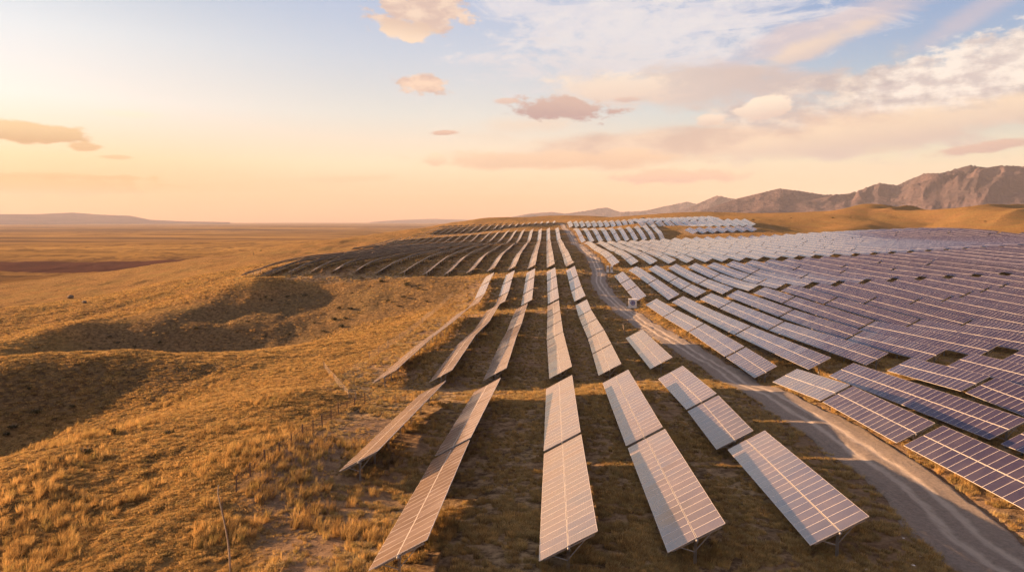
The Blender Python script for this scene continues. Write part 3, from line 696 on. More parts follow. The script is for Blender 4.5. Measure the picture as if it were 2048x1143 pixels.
range_('mountains', [(1200, 441), (1262, 436), (1330, 430), (1374, 416), (1434, 391), (1464, 397), (1520, 405), (1620, 410), (1800, 420)], 13000, 0.22, 13, 0.35, 'hazy blue pointed mountains left behind the brown range')
range_('mountains', [(1000, 441), (1020, 434), (1060, 427), (1104, 423.5), (1130, 427), (1160, 423), (1180, 420), (1200, 416), (1214, 415), (1240, 424), (1290, 421), (1330, 412), (1375, 403), (1400, 410), (1500, 425), (1600, 440)], 19000, 0.2, 23, 0.3, 'faint blue far mountain chain on the horizon behind the road end')
range_('mountains', [(-500, 440), (-200, 431), (0, 428), (75, 428), (145, 425), (200, 429), (262, 431.5), (300, 439), (360, 442), (460, 444)], 21000, 0.16, 33, 0.12, 'pale flat topped hills on the left horizon', 70, 0.4)
range_('mountains', [(740, 444), (790, 440), (860, 437.5), (930, 439), (1000, 443)], 25000, 0.1, 43, 0.1, 'very faint low hills on the central horizon', 70, 0.4)

# ------------------------------------------------------------------ solar tables
TILT = R(29); WID = 4.1; HALF = WID / 2
CT, ST = math.cos(TILT), math.sin(TILT)
MODW = 1.17
def module_box(V, F, UVs, MI, c, t, s, nrm, lw, ls, uid):
    k0 = len(V); th = 0.05
    for dz in (0, -th):
        for a, b_ in ((-1, -1), (1, -1), (1, 1), (-1, 1)):
            V.append(c + t * (a * lw / 2) + s * (b_ * ls / 2) + nrm * dz)
    Q_ = [(0, 1, 2, 3), (7, 6, 5, 4), (0, 4, 5, 1), (1, 5, 6, 2), (2, 6, 7, 3), (3, 7, 4, 0)]
    F.extend([tuple(k0 + i for i in q) for q in Q_]); MI.extend([0, 2, 1, 1, 1, 1])
    u0 = uid[0]; v0 = uid[1]; e_ = 0.002
    UVs.extend([(u0 + e_, v0 + e_), (u0 + 1 - e_, v0 + e_), (u0 + 1 - e_, v0 + 1 - e_), (u0 + e_, v0 + 1 - e_)])
    UVs.extend([(0, 0)] * 20)
tables = []
for side, pts, cuts in L:
    p3 = [P(*q) for q in pts]; dep = [q[2] for q in pts]
    ends = [dep[0]] + sorted([c_ for c_ in (cuts or []) if dep[0] + 6 < c_ < dep[-1] - 6]) + [dep[-1]]
    for a, b_ in zip(ends[:-1], ends[1:]):
        ga = 0.0 if a == dep[0] else 0.22 + 0.002 * a; gb = 0.0 if b_ == dep[-1] else 0.22 + 0.002 * a
        tables.append(dict(wide=1.55 if side >= 107 else (1.4 if side >= 100 else (1.4 if pts[0][2] >= 899 and side > 0 else 1.0)), side=side, p3=p3, dep=dep, a=a + ga, b=b_ - gb))
def centre(T, d):
    return np.array([np.interp(d, T['dep'], [p[i] for p in T['p3']]) for i in range(3)])
allx, ally = [], []
for T in tables:
    T['n'] = max(3, int(round((T['b'] - T['a']) / MODW)))
    dd = np.linspace(T['a'], T['b'], T['n'] + 1); T['dd'] = dd
    T['xy'] = np.array([centre(T, d)[:2] for d in dd])
    T['len'] = float(np.linalg.norm(T['xy'][-1] - T['xy'][0]))
    allx.append(T['xy'][:, 0]); ally.append(T['xy'][:, 1])
zz = hs(np.concatenate(allx), np.concatenate(ally)) + TH
k_ = 0
for T in tables:
    z = zz[k_:k_ + len(T['dd'])]; k_ += len(T['dd'])
    if T['len'] < 46: z = np.linspace(z[0], z[-1], len(z))
    T['ctr'] = np.column_stack([T['xy'], z])
    mid = T['ctr'][len(T['ctr']) // 2]; q = CMn.T @ (mid - np.array([0, 0, CAM_Z])); d = -q[2]
    T['px'] = 1024 + 1365.33 * q[0] / d; T['dmid'] = d
    # apparent size: the deck seen under its angle
    view = (np.array([0, 0, CAM_Z]) - mid); view /= np.linalg.norm(view); nrm = np.array([-ST, 0, CT])
    T['size'] = T['len'] * WID * max(abs(float(view @ nrm)), 0.02) * (1365.33 / d) ** 2
    vis = 0 < T['px'] < 2060
    if not vis: T['size'] *= 0.02
    q2 = CMn.T @ (T['ctr'][0] - np.array([0, 0, CAM_Z])); q3 = CMn.T @ (T['ctr'][-1] - np.array([0, 0, CAM_Z]))
tables.sort(key=lambda t: -t['size'])
solo = tables[:300]; rest = tables[300:]
print('tables', len(tables), 'solo', len(solo))
# shared part meshes
pm = MB(); pm.box((0, 0, -2.0), (0.012, 0.14, 3.7)); pm.box((-0.07, 0, -2.0), (0.012, 0.16, 3.7)); pm.box((0.07, 0, -2.0), (0.012, 0.16, 3.7)); pm.box((0, 0, -0.13), (0.24, 0.2, 0.12)); pm.box((0.09, 0.0, -0.24), (0.05, 0.22, 0.16))
POST = pm.mesh('post', [M_STEEL])
bm_ = MB(); bm_.bar((-1.15 * CT, 0, -1.15 * ST - 0.1), (0, 0, -0.95), 0.05, 0.05); bm_.bar((1.25 * CT, 0, 1.25 * ST - 0.1), (0, 0, -0.85), 0.05, 0.05)
BRACE = bm_.mesh('brace', [M_STEEL])
rm_ = MB(); sv = np.array([CT, 0, ST]); nv = np.array([-ST, 0, CT]); rm_.bar(sv * -1.75 - nv * 0.1, sv * 1.75 - nv * 0.1, 0.06, 0.09, up=tuple(nv))
RAIL = rm_.mesh('cross_rail', [M_TUBE])
V, F, UVs, MI = [], [], [], []
module_box(V, F, UVs, MI, np.zeros(3), np.array([0, 1.0, 0]), np.array([1.0, 0, 0]) * -1, np.array([0, 0, 1.0]), MODW - 0.02, HALF - 0.035, (0, 0))
MODMESH = mesh('module', V, F, [M_GLASS, M_FRAME, M_BACK], False, UVs, MI)
MODMESH.flip_normals()

ordn = ['first', 'second', 'third', 'fourth', 'fifth', 'sixth', 'seventh', 'eighth', 'ninth', 'tenth', 'eleventh', 'twelfth', 'thirteenth', 'fourteenth', 'fifteenth', 'sixteenth', 'seventeenth', 'eighteenth', 'nineteenth', 'twentieth']
tens = {20: 'twenty', 30: 'thirty'}
def ordi(n):
    if n <= 20: return ordn[n - 1]
    if n == 30: return 'thirtieth'
    return tens[n // 10 * 10] + ' ' + ordn[n % 10 - 1]
rows_idx = {}
for T in tables: rows_idx.setdefault(T['side'], []).append(T)
for s_, lst in rows_idx.items():
    lst.sort(key=lambda t: t['dmid'])
    for i, T in enumerate(lst): T['ord'] = i + 1
def tlabel(T):
    s_ = T['side']; tone = 'purple' if T['px'] > 1500 else ('dark' if T['px'] < 780 and T['dmid'] > 250 else 'tan')
    if s_ >= 100:
        j = s_ - 100
        if j < 7: return f'pale solar table, {ordi(j + 1)} from left in the nearest band on the right slope'
        if j < 20: return f'pale solar table, {ordi(j - 6)} from left in the middle band on the right slope'
        return f'pale solar table, {ordi(j - 19)} from left in the farthest band on the right slope'
    return f'{tone} solar table, {ordi(T["ord"])} from camera in {ordi(abs(s_))} row {"left" if s_ < 0 else "right"} of road'

def frames(T):
    c_ = T['ctr']; t = np.gradient(c_, axis=0); t /= np.linalg.norm(t, axis=1)[:, None]
    return c_, t
def deck_geo(T, V, F, UVs, MI, uoff=0, jit=True):
    c_, t = frames(T); rg = np.random.RandomState(int(T['dmid'] * 37 + abs(T['px'])) % 99991)
    for i in range(T['n']):
        a, b_ = c_[i], c_[i + 1]; td = b_ - a; lw = np.linalg.norm(td); td /= lw
        s0 = np.array([CT, 0, ST]); s0 -= td * (s0 @ td); s0 /= np.linalg.norm(s0); n0 = np.cross(s0, td)
        for hlf in (0, 1):
            s1 = s0; n1 = n0; t1 = td; W2 = HALF * T.get('wide', 1.0)
            if jit:
                e1_ = rg.normal(0, R(0.55)); e2_ = rg.normal(0, R(0.45))
                s1 = s0 + n0 * e1_; s1 /= np.linalg.norm(s1); t1 = td + n0 * e2_; t1 /= np.linalg.norm(t1); n1 = np.cross(s1, t1); n1 /= np.linalg.norm(n1)
            cc = (a + b_) / 2 + s0 * ((-1 if hlf == 0 else 1) * (W2 / 2 + 0.012)) + n0 * 0.06
            module_box(V, F, UVs, MI, cc, -t1, s1, n1, lw - 0.012, W2 - 0.03, (uoff + i, hlf * 1.0 + 3 * (int(T['dmid']) % 7)))
def support_geo(T, mb_):
    c_, t = frames(T); step = max(1, T['n'] // 8)
    mb_.tube([p - np.array([0, 0, 0.1]) for p in c_[::step]] + ([c_[-1] - np.array([0, 0, 0.1])] if (T['n'] % step) else []), 0.08, 5)
    for i in range(2, T['n'], 6): mb_.box(c_[i] + np.array([0, 0, -1.9]), (0.14, 0.14, 3.6))

for idx, T in enumerate(solo):
    c_, t = frames(T); mid = c_[T['n'] // 2].copy(); base = mid.copy(); base[2] -= TH
    root = empty('solar_table', tuple(base))
    tag(root, tlabel(T), 'solar table', 'tilted solar tables in long rows')
    near = T['dmid'] < 100
    midr = T['dmid'] < 330
    if near:
        rg = np.random.RandomState(idx + 5)
        for i in range(T['n']):
            a, b_ = c_[i], c_[i + 1]; td = b_ - a; lw = np.linalg.norm(td); td /= lw
            s0 = np.array([CT, 0, ST]); s0 -= td * (s0 @ td); s0 /= np.linalg.norm(s0); n0 = np.cross(s0, td)
            for hlf in (0, 1):
                e1_ = rg.normal(0, R(0.4)); e2_ = rg.normal(0, R(0.4))
                s1 = s0 + n0 * e1_; s1 /= np.linalg.norm(s1); n1 = np.cross(s1, td + n0 * e2_); n1 /= np.linalg.norm(n1); t1 = np.cross(n1, s1)
                cc = (a + b_) / 2 + s0 * ((-1 if hlf == 0 else 1) * (HALF / 2 + 0.012)) + n0 * 0.06
                o = bpy.data.objects.new('module', MODMESH); C.objects.link(o)
                Mx = Matrix.Identity(4)
                xs = s1; ys = t1 * (lw / MODW)
                for r_ in range(3): Mx[r_][0] = xs[r_]; Mx[r_][1] = ys[r_]; Mx[r_][2] = n1[r_]; Mx[r_][3] = (cc - base)[r_]
                o.parent = root; o.matrix_parent_inverse = Matrix.Identity(4)
                o.matrix_basis = Mx
    else:
        V, F, UVs, MI = [], [], [], []
        deck_geo(T, V, F, UVs, MI)
        ob('module_deck', mesh('module_deck', np.array(V) - base, F, [M_GLASS, M_FRAME, M_BACK], False, UVs, MI), root)
    if midr:
        mb_ = MB(); mb_.tube([c_[0] - base - np.array([0, 0, 0.1]) + t[0] * -0.15, c_[-1] - base - np.array([0, 0, 0.1])] if T['len'] < 36 else [p - base - np.array([0, 0, 0.1]) for p in c_[::6]], 0.085, 8)
        ob('torque_tube', mb_.mesh('torque_tube', [M_TUBE], True), root)
        step = 5 if T['px'] > 1000 else 4
        ids = [0] + list(range(step, T['n'] - 1, step)) + [T['n']]
        for q_, i in enumerate(ids):
            p_ = c_[i] - base + t[i] * (0.35 if i == 0 else (-0.35 if i == T['n'] else 0)) - np.array([0, 0, 0.1])
            ob('post', POST, root, tuple(p_))
            if T['dmid'] < 170 and (i == 0 or i == T['n'] or near): ob('brace', BRACE, root, tuple(p_))
            if near: ob('cross_rail', RAIL, root, tuple(p_ + np.array([0, 0, 0.1]) - t[i] * (0.22 if i == 0 else 0)))
    else:
        mb_ = MB(); support_geo(T, mb_)
        mb_.v = [p - base for p in mb_.v]
        ob('support_frame', mb_.mesh('support_frame', [M_TUBE]), root)
if rest:
    V, F, UVs, MI = [], [], [], []
    for T in rest: deck_geo(T, V, F, UVs, MI)
    V = np.array(V); k0 = len(V); mb_ = MB()
    for T in rest: support_geo(T, mb_)
    F = F + [tuple(i + k0 for i in f) for f in mb_.f]; MI = MI + [1] * len(mb_.f); nl = sum(len(f) for f in mb_.f)
    V = np.concatenate([V, np.array(mb_.v)])
    o = ob('solar_tables', mesh('solar_tables', V, F, [M_GLASS, M_FRAME, M_BACK], False, UVs + [(0, 0)] * nl, MI))
    tag(o, 'mass of small solar tables far off in the distant blocks', 'solar tables', None, 'stuff')

# ------------------------------------------------------------------ cabinets beside the road
def facing(px):      # the cabinets face the camera side of the plant
    return 0.0
def cabinet(px, py, w_, dp, h_, label, kind):
    b0 = hit(px, py); r = empty('inverter_cabinet', tuple(b0), R(-6)); tag(r, label, 'cabinet')
    m1 = MB().box((0, 0, 0.06), (w_ + 1.3, dp + 1.0, 0.24)); ob('plinth', m1.mesh('plinth', [M_CONC]), r)
    if kind == 'logo':
        m1 = MB().box((0, 0, 0.18 + h_ / 2), (w_, dp, h_)); m1.box((0, 0, 0.18 + h_ + 0.03), (w_ + 0.14, dp + 0.14, 0.07))
        for i in range(6): m1.box((-w_ / 2 - 0.02, -dp / 2 + 0.3 + i * (dp - 0.6) / 5, 0.18 + h_ / 2), (0.05, 0.05, h_ - 0.2))
        for x in (-w_ / 2 + 0.06, w_ / 2 - 0.06): m1.box((x, -dp / 2 - 0.02, 0.18 + h_ / 2), (0.12, 0.05, h_ - 0.05))
        ob('housing', m1.mesh('housing', [M_WHITE]), r)
        zc = 0.18 + h_ * 0.60; y0 = -dp / 2 - 0.03
        def disc(rad_, y, mt, name, hole=0):
            V, F = [], []
            n = 28
            for y_ in (y, y - 0.03):
                for rr_ in ((rad_, hole) if hole else (rad_,)):
                    for j in range(n): V.append((0.06 + rr_ * math.cos(2 * math.pi * j / n), y_, zc + rr_ * math.sin(2 * math.pi * j / n)))
            if hole:
                for j in range(n):
                    q = (j + 1) % n
                    F += [(j, q, n + q, n + j), (2 * n + j, 3 * n + j, 3 * n + q, 2 * n + q), (j, 2 * n + j, 2 * n + q, q), (n + j, n + q, 3 * n + q, 3 * n + j)]
            else:
                F += [tuple(range(n)), tuple(range(n, 2 * n))[::-1]] + [(j, n + j, n + (j + 1) % n, (j + 1) % n) for j in range(n)]
            return mesh(name, V, F, [mt])
        em = ob('emblem', disc(0.78, y0, M_BLUE, 'emblem', 0.52), r); em['label'] = 'round blue ring emblem with a blue centre'
        ob('emblem_centre', disc(0.40, y0, M_BLUE, 'emblem_centre'), em)
        mk = MB().box((0.02, y0 - 0.05, zc), (0.09, 0.03, 0.5)); mk.box((0.08, y0 - 0.05, zc + 0.1), (0.28, 0.03, 0.08)); ob('emblem_mark', mk.mesh('emblem_mark', [M_ORANGE]), em)
        d_ = MB().box((0, -dp / 2 - 0.015, 0.18 + h_ * 0.2), (w_ * 0.7, 0.03, 0.06)); ob('door_seam', d_.mesh('door_seam', [M_DARK]), r)
    else:
        for x in (-w_ / 2 + 0.62, w_ / 2 - 0.5):
            m1 = MB().box((x, 0, 0.18 + h_ / 2), (1.05, dp, h_)); m1.box((x, 0, 0.18 + h_ + 0.03), (1.16, dp + 0.1, 0.07))
            hs_ = ob('housing', m1.mesh('housing', [M_WHITE]), r)
            v_ = MB()
            for z_ in (0.72, 0.5):
                v_.box((x + 0.12, -dp / 2 - 0.02, 0.18 + h_ * z_), (0.55, 0.04, h_ * 0.15))
            ob('vent', v_.mesh('vent', [M_DARK]), hs_)
    return r
M_ORANGE = simple('orange_mark', (0.65, 0.30, 0.10), 0.5)
cabinet(1265, 616, 2.6, 2.4, 2.7, 'white box cabinet with a round blue emblem beside the track', 'logo')
cabinet(1219, 545.5, 2.9, 1.6, 2.9, 'pair of narrow white cabinets with dark vents at the track bend', 'twin')
b0 = hit(1108, 447.2, 0, 1400)

# ------------------------------------------------------------------ stakes, bent poles, fences
def upright(name, base, top, label, cat, r0, m_, r1=None, mids=()):
    b_ = hit(*base); v = CMn.T @ (b_ - np.array([0, 0, CAM_Z])); d = -v[2]
    pts = [b_ - np.array([0, 0, 0.3])] + [P(*q, d * 1.0) for q in mids] + [P(*top, d)]
    mb_ = MB().tube([p - b_ for p in pts], list(np.linspace(r0, r1 or r0, len(pts))), 6)
    o = ob(name, mb_.mesh(name, [m_], True), None, tuple(b_)); tag(o, label, cat); return o
upright('wooden_stake', (1250, 671), (1246, 648), 'pale leaning wooden stake on the grass left of the track', 'stake', 0.13, M_WOOD, 0.07)
upright('bent_pole', (461, 1150), (437, 969), 'tall bleached bent pole sticking up in the foreground grass', 'pole', 0.07, M_PALE if 'M_PALE' in globals() else M_WOOD, 0.03, [(459, 1110), (455, 1075), (449, 1045), (441, 1010), (435.5, 985)])
upright('bent_pole', (463, 1152), (443.5, 992), 'thin dark rod leaning against the tall bleached pole', 'pole', 0.03, M_RUST, 0.02, [(457, 1080), (446, 1025)])
def fence(name, label, pts, m_, strands=4, hgt=None, rad=0.07):
    bs = [hit(x, yb) for x, yb, yt in pts]; root = empty(name, tuple(bs[0])); tag(root, label, 'fence')
    tops = []
    for (x, yb, yt), b_ in zip(pts, bs):
        d = -(CMn.T @ (b_ - np.array([0, 0, CAM_Z])))[2]
        h_ = (yb - yt) * d / 1365.33 * 1.08; tops.append(h_)
        lean = rng.normal(0, 0.05, 2)
        mb_ = MB().tube([(0, 0, -0.3), (lean[0] * h_, lean[1] * h_, h_)], rad, 5)
        ob('fence_post', mb_.mesh('fence_post', [m_]), root, tuple(b_ - bs[0]))
    mb_ = MB()
    for a in range(len(bs) - 1):
        for s_ in range(strands):
            f = (s_ + 0.6) / strands
            mid = (bs[a] + bs[a + 1]) / 2 - bs[0] + np.array([0, 0, f * (tops[a] + tops[a + 1]) / 2 - 0.05])
            mb_.tube([bs[a] - bs[0] + np.array([0, 0, f * tops[a]]), mid, bs[a + 1] - bs[0] + np.array([0, 0, f * tops[a + 1]])], 0.014, 4)
        n_v = max(4, int(np.linalg.norm(bs[a + 1] - bs[a]) / 0.45))
        for q in range(1, n_v):
            t = q / n_v; p_ = bs[a] * (1 - t) + bs[a + 1] * t; p_[2] = hs(p_[None, 0], p_[None, 1])[0] + 0.05; hh = tops[a] * (1 - t) + tops[a + 1] * t
            mb_.tube([p_ - bs[0], p_ - bs[0] + np.array([0, 0, hh * 0.9])], 0.009, 3)
    ob('wire_netting', mb_.mesh('wire_netting', [m_]), root)
    return root
fence('wire_fence', 'thin wire fence on dark posts beside the trodden bare patch', [(472, 985, 951), (500.5, 955, 929), (530.6, 931, 903), (559.7, 910, 885), (581.6, 895, 870), (606, 875, 849), (626, 864, 841), (644.7, 853, 829), (662, 843, 822), (677, 833, 806), (693, 822, 804), (709, 813, 796), (730, 810, 786)], M_RUST)
fence('wire_fence', 'pale mesh fence climbing the slope towards the far rows', [(739, 719, 703), (757, 708, 693), (776, 697, 683), (800, 680, 667), (822, 664, 652), (845, 646, 635), (868, 628, 617), (890, 606, 597), (905, 592, 584)], M_WOOD, 3)
fence('fallen_fence', 'broken white fence sagging down the golden slope', [(649, 736, 724), (658, 748, 737), (668, 757, 747), (677, 772, 757), (688, 782, 770), (698, 797, 781), (712, 800, 787)], M_WOOD, 3, None, 0.07)

# ------------------------------------------------------------------ shrubs, trees, boulders, scraps
def leafy(seed, flat=0.75, n=420, cone=False):
    rg = np.random.RandomState(seed); V, F = [], []
    lobes = [(rg.uniform(-0.28, 0.28), rg.uniform(-0.28, 0.28), rg.uniform(0.1, 0.42) * flat, rg.uniform(0.16, 0.3)) for _ in range(9)]
    for _ in range(n):
        if cone:
            z = rg.uniform(0.08, 1.7) ; rr_ = 0.36 * (1.75 - z) / 1.7 * math.sqrt(rg.uniform(0.1, 1)) + 0.02; th = rg.uniform(0, 6.283); c_ = np.array([rr_ * math.cos(th), rr_ * math.sin(th), z])
        else:
            lx, ly, lz, lr = lobes[rg.randint(9)]; q = rg.normal(size=3); q /= np.linalg.norm(q); c_ = np.array([lx, ly, lz]) + q * lr * rg.uniform(0.5, 1.05) * np.array([1, 1, flat]); c_[2] = max(c_[2], 0.01)
        a = rg.normal(size=3); a /= np.linalg.norm(a); b_ = np.cross(a, rg.normal(size=3)); b_ /= np.linalg.norm(b_)
        sz = rg.uniform(0.03, 0.065); k0 = len(V)
        V += [c_ - a * sz, c_ + b_ * sz * 0.5, c_ + a * sz, c_ - b_ * sz * 0.5]; F.append((k0, k0 + 1, k0 + 2, k0 + 3))
    return mesh('foliage', V, F, [M_BUSH])
LEAF = [leafy(i, f) for i, f in enumerate((0.7, 0.85, 0.55, 0.95))]; CONE = leafy(9, 1, 520, True)
sm = MB()
for a in range(5):
    th = a * 1.26; sm.tube([(0, 0, -0.05), (0.08 * math.cos(th), 0.08 * math.sin(th), 0.15), (0.26 * math.cos(th), 0.26 * math.sin(th), 0.42)], [0.022, 0.016, 0.006], 5)
STEM = sm.mesh('stem', [M_WOOD]); sm = MB().tube([(0, 0, -0.05), (0.01, 0, 0.7), (0, 0.01, 1.5)], [0.04, 0.025, 0.008], 6); TRUNK = sm.mesh('trunk', [M_WOOD])
def size_at(p, px): return px * float(-(CMn.T @ (p - np.array([0, 0, CAM_Z])))[2]) / 1365.33
bushes = [(765, 565, 15), (816, 572, 21), (681, 655, 18), (852, 605, 10), (690, 639, 12), (797, 613, 12), (808, 596, 16), (776, 604, 12), (700, 620, 16), (678, 618, 11), (668, 641, 15), (647, 664, 10), (577, 671, 9),
          (529, 675, 11), (530, 596, 11), (542, 602, 9), (520, 602, 9), (575, 596, 14), (608, 595, 16), (671, 593, 11), (453, 583, 8), (449, 591, 7), (549, 568, 6), (628, 563, 6), (704, 588, 10), (330, 656, 11), (219, 676, 13), (235, 689, 13),
          (271, 698, 18), (73, 697, 14), (25, 714, 11), (495, 646, 11), (393, 660, 10), (400, 566, 6), (416, 557, 6), (337, 867, 22), (171, 908, 32), (124, 923, 19), (207, 817, 20), (144, 815, 15), (70, 828, 22), (28, 857, 26), (12, 872, 18), (223, 866, 24), (432, 815, 9), (709, 822, 24),
          (522, 502, 5), (610, 612, 9), (628, 648, 10), (560, 640, 8), (480, 660, 9), (320, 690, 10), (180, 700, 9), (740, 590, 8), (724, 606, 9), (838, 578, 12), (250, 640, 7), (350, 610, 6), (95, 660, 8), (60, 780, 13), (110, 840, 15), (180, 845, 12)]
bushes.sort()
grp = 'dark shrubs scattered over the left hills'
for i, (x, y, wpx) in enumerate(bushes):
    b_ = hit(x, y); s_ = size_at(b_, wpx) / 0.95
    r = empty('shrub', tuple(b_), rng.uniform(0, 6)); r.scale = (s_, s_, s_ * rng.uniform(0.7, 1.0))
    where = 'on the near golden slope' if y > 770 else ('in the shaded hollow' if y > 640 else 'on the far hillside')
    tag(r, f'dark shrub {where}, {ordi(i + 1) if i < 39 else ("fortieth" if i == 39 else ("fiftieth" if i == 49 else ("sixtieth" if i == 59 else ({4: "forty", 5: "fifty", 6: "sixty"}[(i + 1) // 10] + " " + ordn[(i + 1) % 10 - 1]))))} from left among left hill shrubs', 'shrub', grp)
    ob('foliage', LEAF[i % 4], r); ob('stem', STEM, r)
hb = sorted([(1666, 438, 8), (1639, 443, 7), (1505, 440, 10), (1461, 470, 6), (1509, 468, 5), (1287, 437, 8), (1700, 436, 6), (1583, 437, 5), (1610, 440, 6), (1970, 443, 6)])
for i, (x, y, wpx) in enumerate(hb):
    b_ = hit(x, y); s_ = size_at(b_, wpx) / 0.95
    r = empty('shrub', tuple(b_), rng.uniform(0, 6)); r.scale = (s_, s_, s_ * 0.7)
    tag(r, f'small dark bush on the golden hills behind the panels, {ordi(i + 1)} from left', 'shrub', 'bushes on the right hills'); ob('foliage', LEAF[i % 4], r); ob('stem', STEM, r)
for x, y, hpx, lb in [(755, 620, 15, 'small dark conifer standing alone in the shaded gully'), (507, 512, 8, 'small round tree on the far left ridge, nearer of two'), (690, 446, 3, 'tiny tree on the distant plain horizon')][:2]:
    b_ = hit(x, y); s_ = size_at(b_, hpx) / 1.7; r = empty('conifer_tree', tuple(b_)); r.scale = (s_, s_, s_); tag(r, lb, 'tree'); ob('crown', CONE, r); ob('trunk', TRUNK, r)
b_ = hit(550, 1140); s_ = size_at(b_, 38) / 0.95
r = empty('shrub', tuple(b_)); r.scale = (s_, s_, s_ * 0.8); tag(r, 'pale yellow green shrub at the bottom edge beside the bare patch', 'shrub')
LP = leafy(21, 0.8, 520); LP.materials[0] = M_OLIVE; ob('foliage', LP, r); ob('stem', STEM, r)
def rock(seed):
    rg = np.random.RandomState(seed); V, F = [], []; n, m2 = 12, 7
    for i in range(m2 + 1):
        for j in range(n):
            th, ph = 2 * math.pi * j / n, math.pi * i / m2
            q = np.array([math.cos(th) * math.sin(ph), math.sin(th) * math.sin(ph), math.cos(ph)])
            V.append(q * (0.5 + 0.16 * float(fbm(np.array([q[0] * 2 + q[2]]), np.array([q[1] * 2 - q[2]]), 3, seed)[0])) * (1, 0.8, 0.65))
    for i in range(m2):
        for j in range(n): F.append((i * n + j, (i + 1) * n + j, (i + 1) * n + (j + 1) % n, i * n + (j + 1) % n))
    return mesh('boulder', V, F, [M_ROCK])
for i, (x, y, wpx, lb) in enumerate([(141, 596, 12, 'dark boulder on the left slope above a thin gully, left of two'), (169, 606, 10, 'dark boulder on the left slope above a thin gully, right of two'), (232, 596, 7, 'small rock on the left slope beside the field edge')]):
    b_ = hit(x, y); s_ = size_at(b_, wpx); o = ob('boulder', rock(40 + i), None, tuple(b_ + np.array([0, 0, 0.2 * s_]))); o.scale = (s_, s_, s_); tag(o, lb, 'boulder', 'boulders on the left slope')
for i, (x, y, wpx, lb) in enumerate([(1714, 1129, 12, 'largest white scrap lying beside the track at the bottom edge'), (1716, 1138, 6, 'small white scrap below the largest scrap'), (1734, 1141, 9, 'flat white scrap at the very bottom edge right of the largest'),
                                     (1807, 1077, 4, 'tiny white scrap on the gravel above the others'), (1826, 1130, 7, 'crumpled pale scrap on the gravel at the bottom right'), (1840, 1112, 4, 'tiny pale scrap just above the crumpled one')]):
    b_ = hit(x, y); s_ = size_at(b_, wpx); V = [(rng.uniform(-.1, .1) + a * 0.5, rng.uniform(-.1, .1) + c_ * 0.4, 0.05 + rng.uniform(0, 0.14) + dz) for dz in (0, 0.04) for a, c_ in ((-1, -1), (0, -1), (1, -1), (1, 1), (0, 1), (-1, 1))]
    F = [(0, 1, 4, 5)[::-1], (1, 2, 3, 4)[::-1], (6, 7, 10, 11), (7, 8, 9, 10), (0, 6, 11, 5)[::-1], (2, 8, 9, 3), (0, 1, 7, 6), (1, 2, 8, 7), (3, 4, 10, 9), (4, 5, 11, 10)]
    o = ob('plastic_scrap', mesh('plastic_scrap', V, F, [M_LITTER]), None, tuple(b_)); o.scale = (s_, s_, s_); tag(o, lb, 'litter')

# ------------------------------------------------------------------ grass (nobody could count it)
def tuft(seed, n, h0, spread, lean, wd, m_):
    rg = np.random.RandomState(seed); V, F = [], []
    for _ in range(n):
        th = rg.uniform(0, 6.283); r0 = spread * math.sqrt(rg.uniform(0, 1)); b_ = np.array([r0 * math.cos(th), r0 * math.sin(th), -0.03])
        hh = h0 * rg.uniform(0.55, 1.1); ln = np.array([math.cos(th) * lean, math.sin(th) * lean, 0]) * rg.uniform(0.3, 1.2) + np.array([0.18, 0.02, 0]) * hh
        a = rg.uniform(0, 3.14); sdv = np.array([math.cos(a), math.sin(a), 0]) * wd * rg.uniform(0.6, 1.3); k0 = len(V)
        m1 = b_ + ln * 0.35 + np.array([0, 0, hh * 0.6]); t1 = b_ + ln + np.array([0, 0, hh])
        V += [b_ - sdv, b_ + sdv, m1 + sdv * 0.7, m1 - sdv * 0.7, t1]; F += [(k0, k0 + 1, k0 + 2, k0 + 3), (k0 + 3, k0 + 2, k0 + 4)]
    o = bpy.data.objects.new('grass_tuft', mesh('grass_tuft', V, F, [m_])); return o
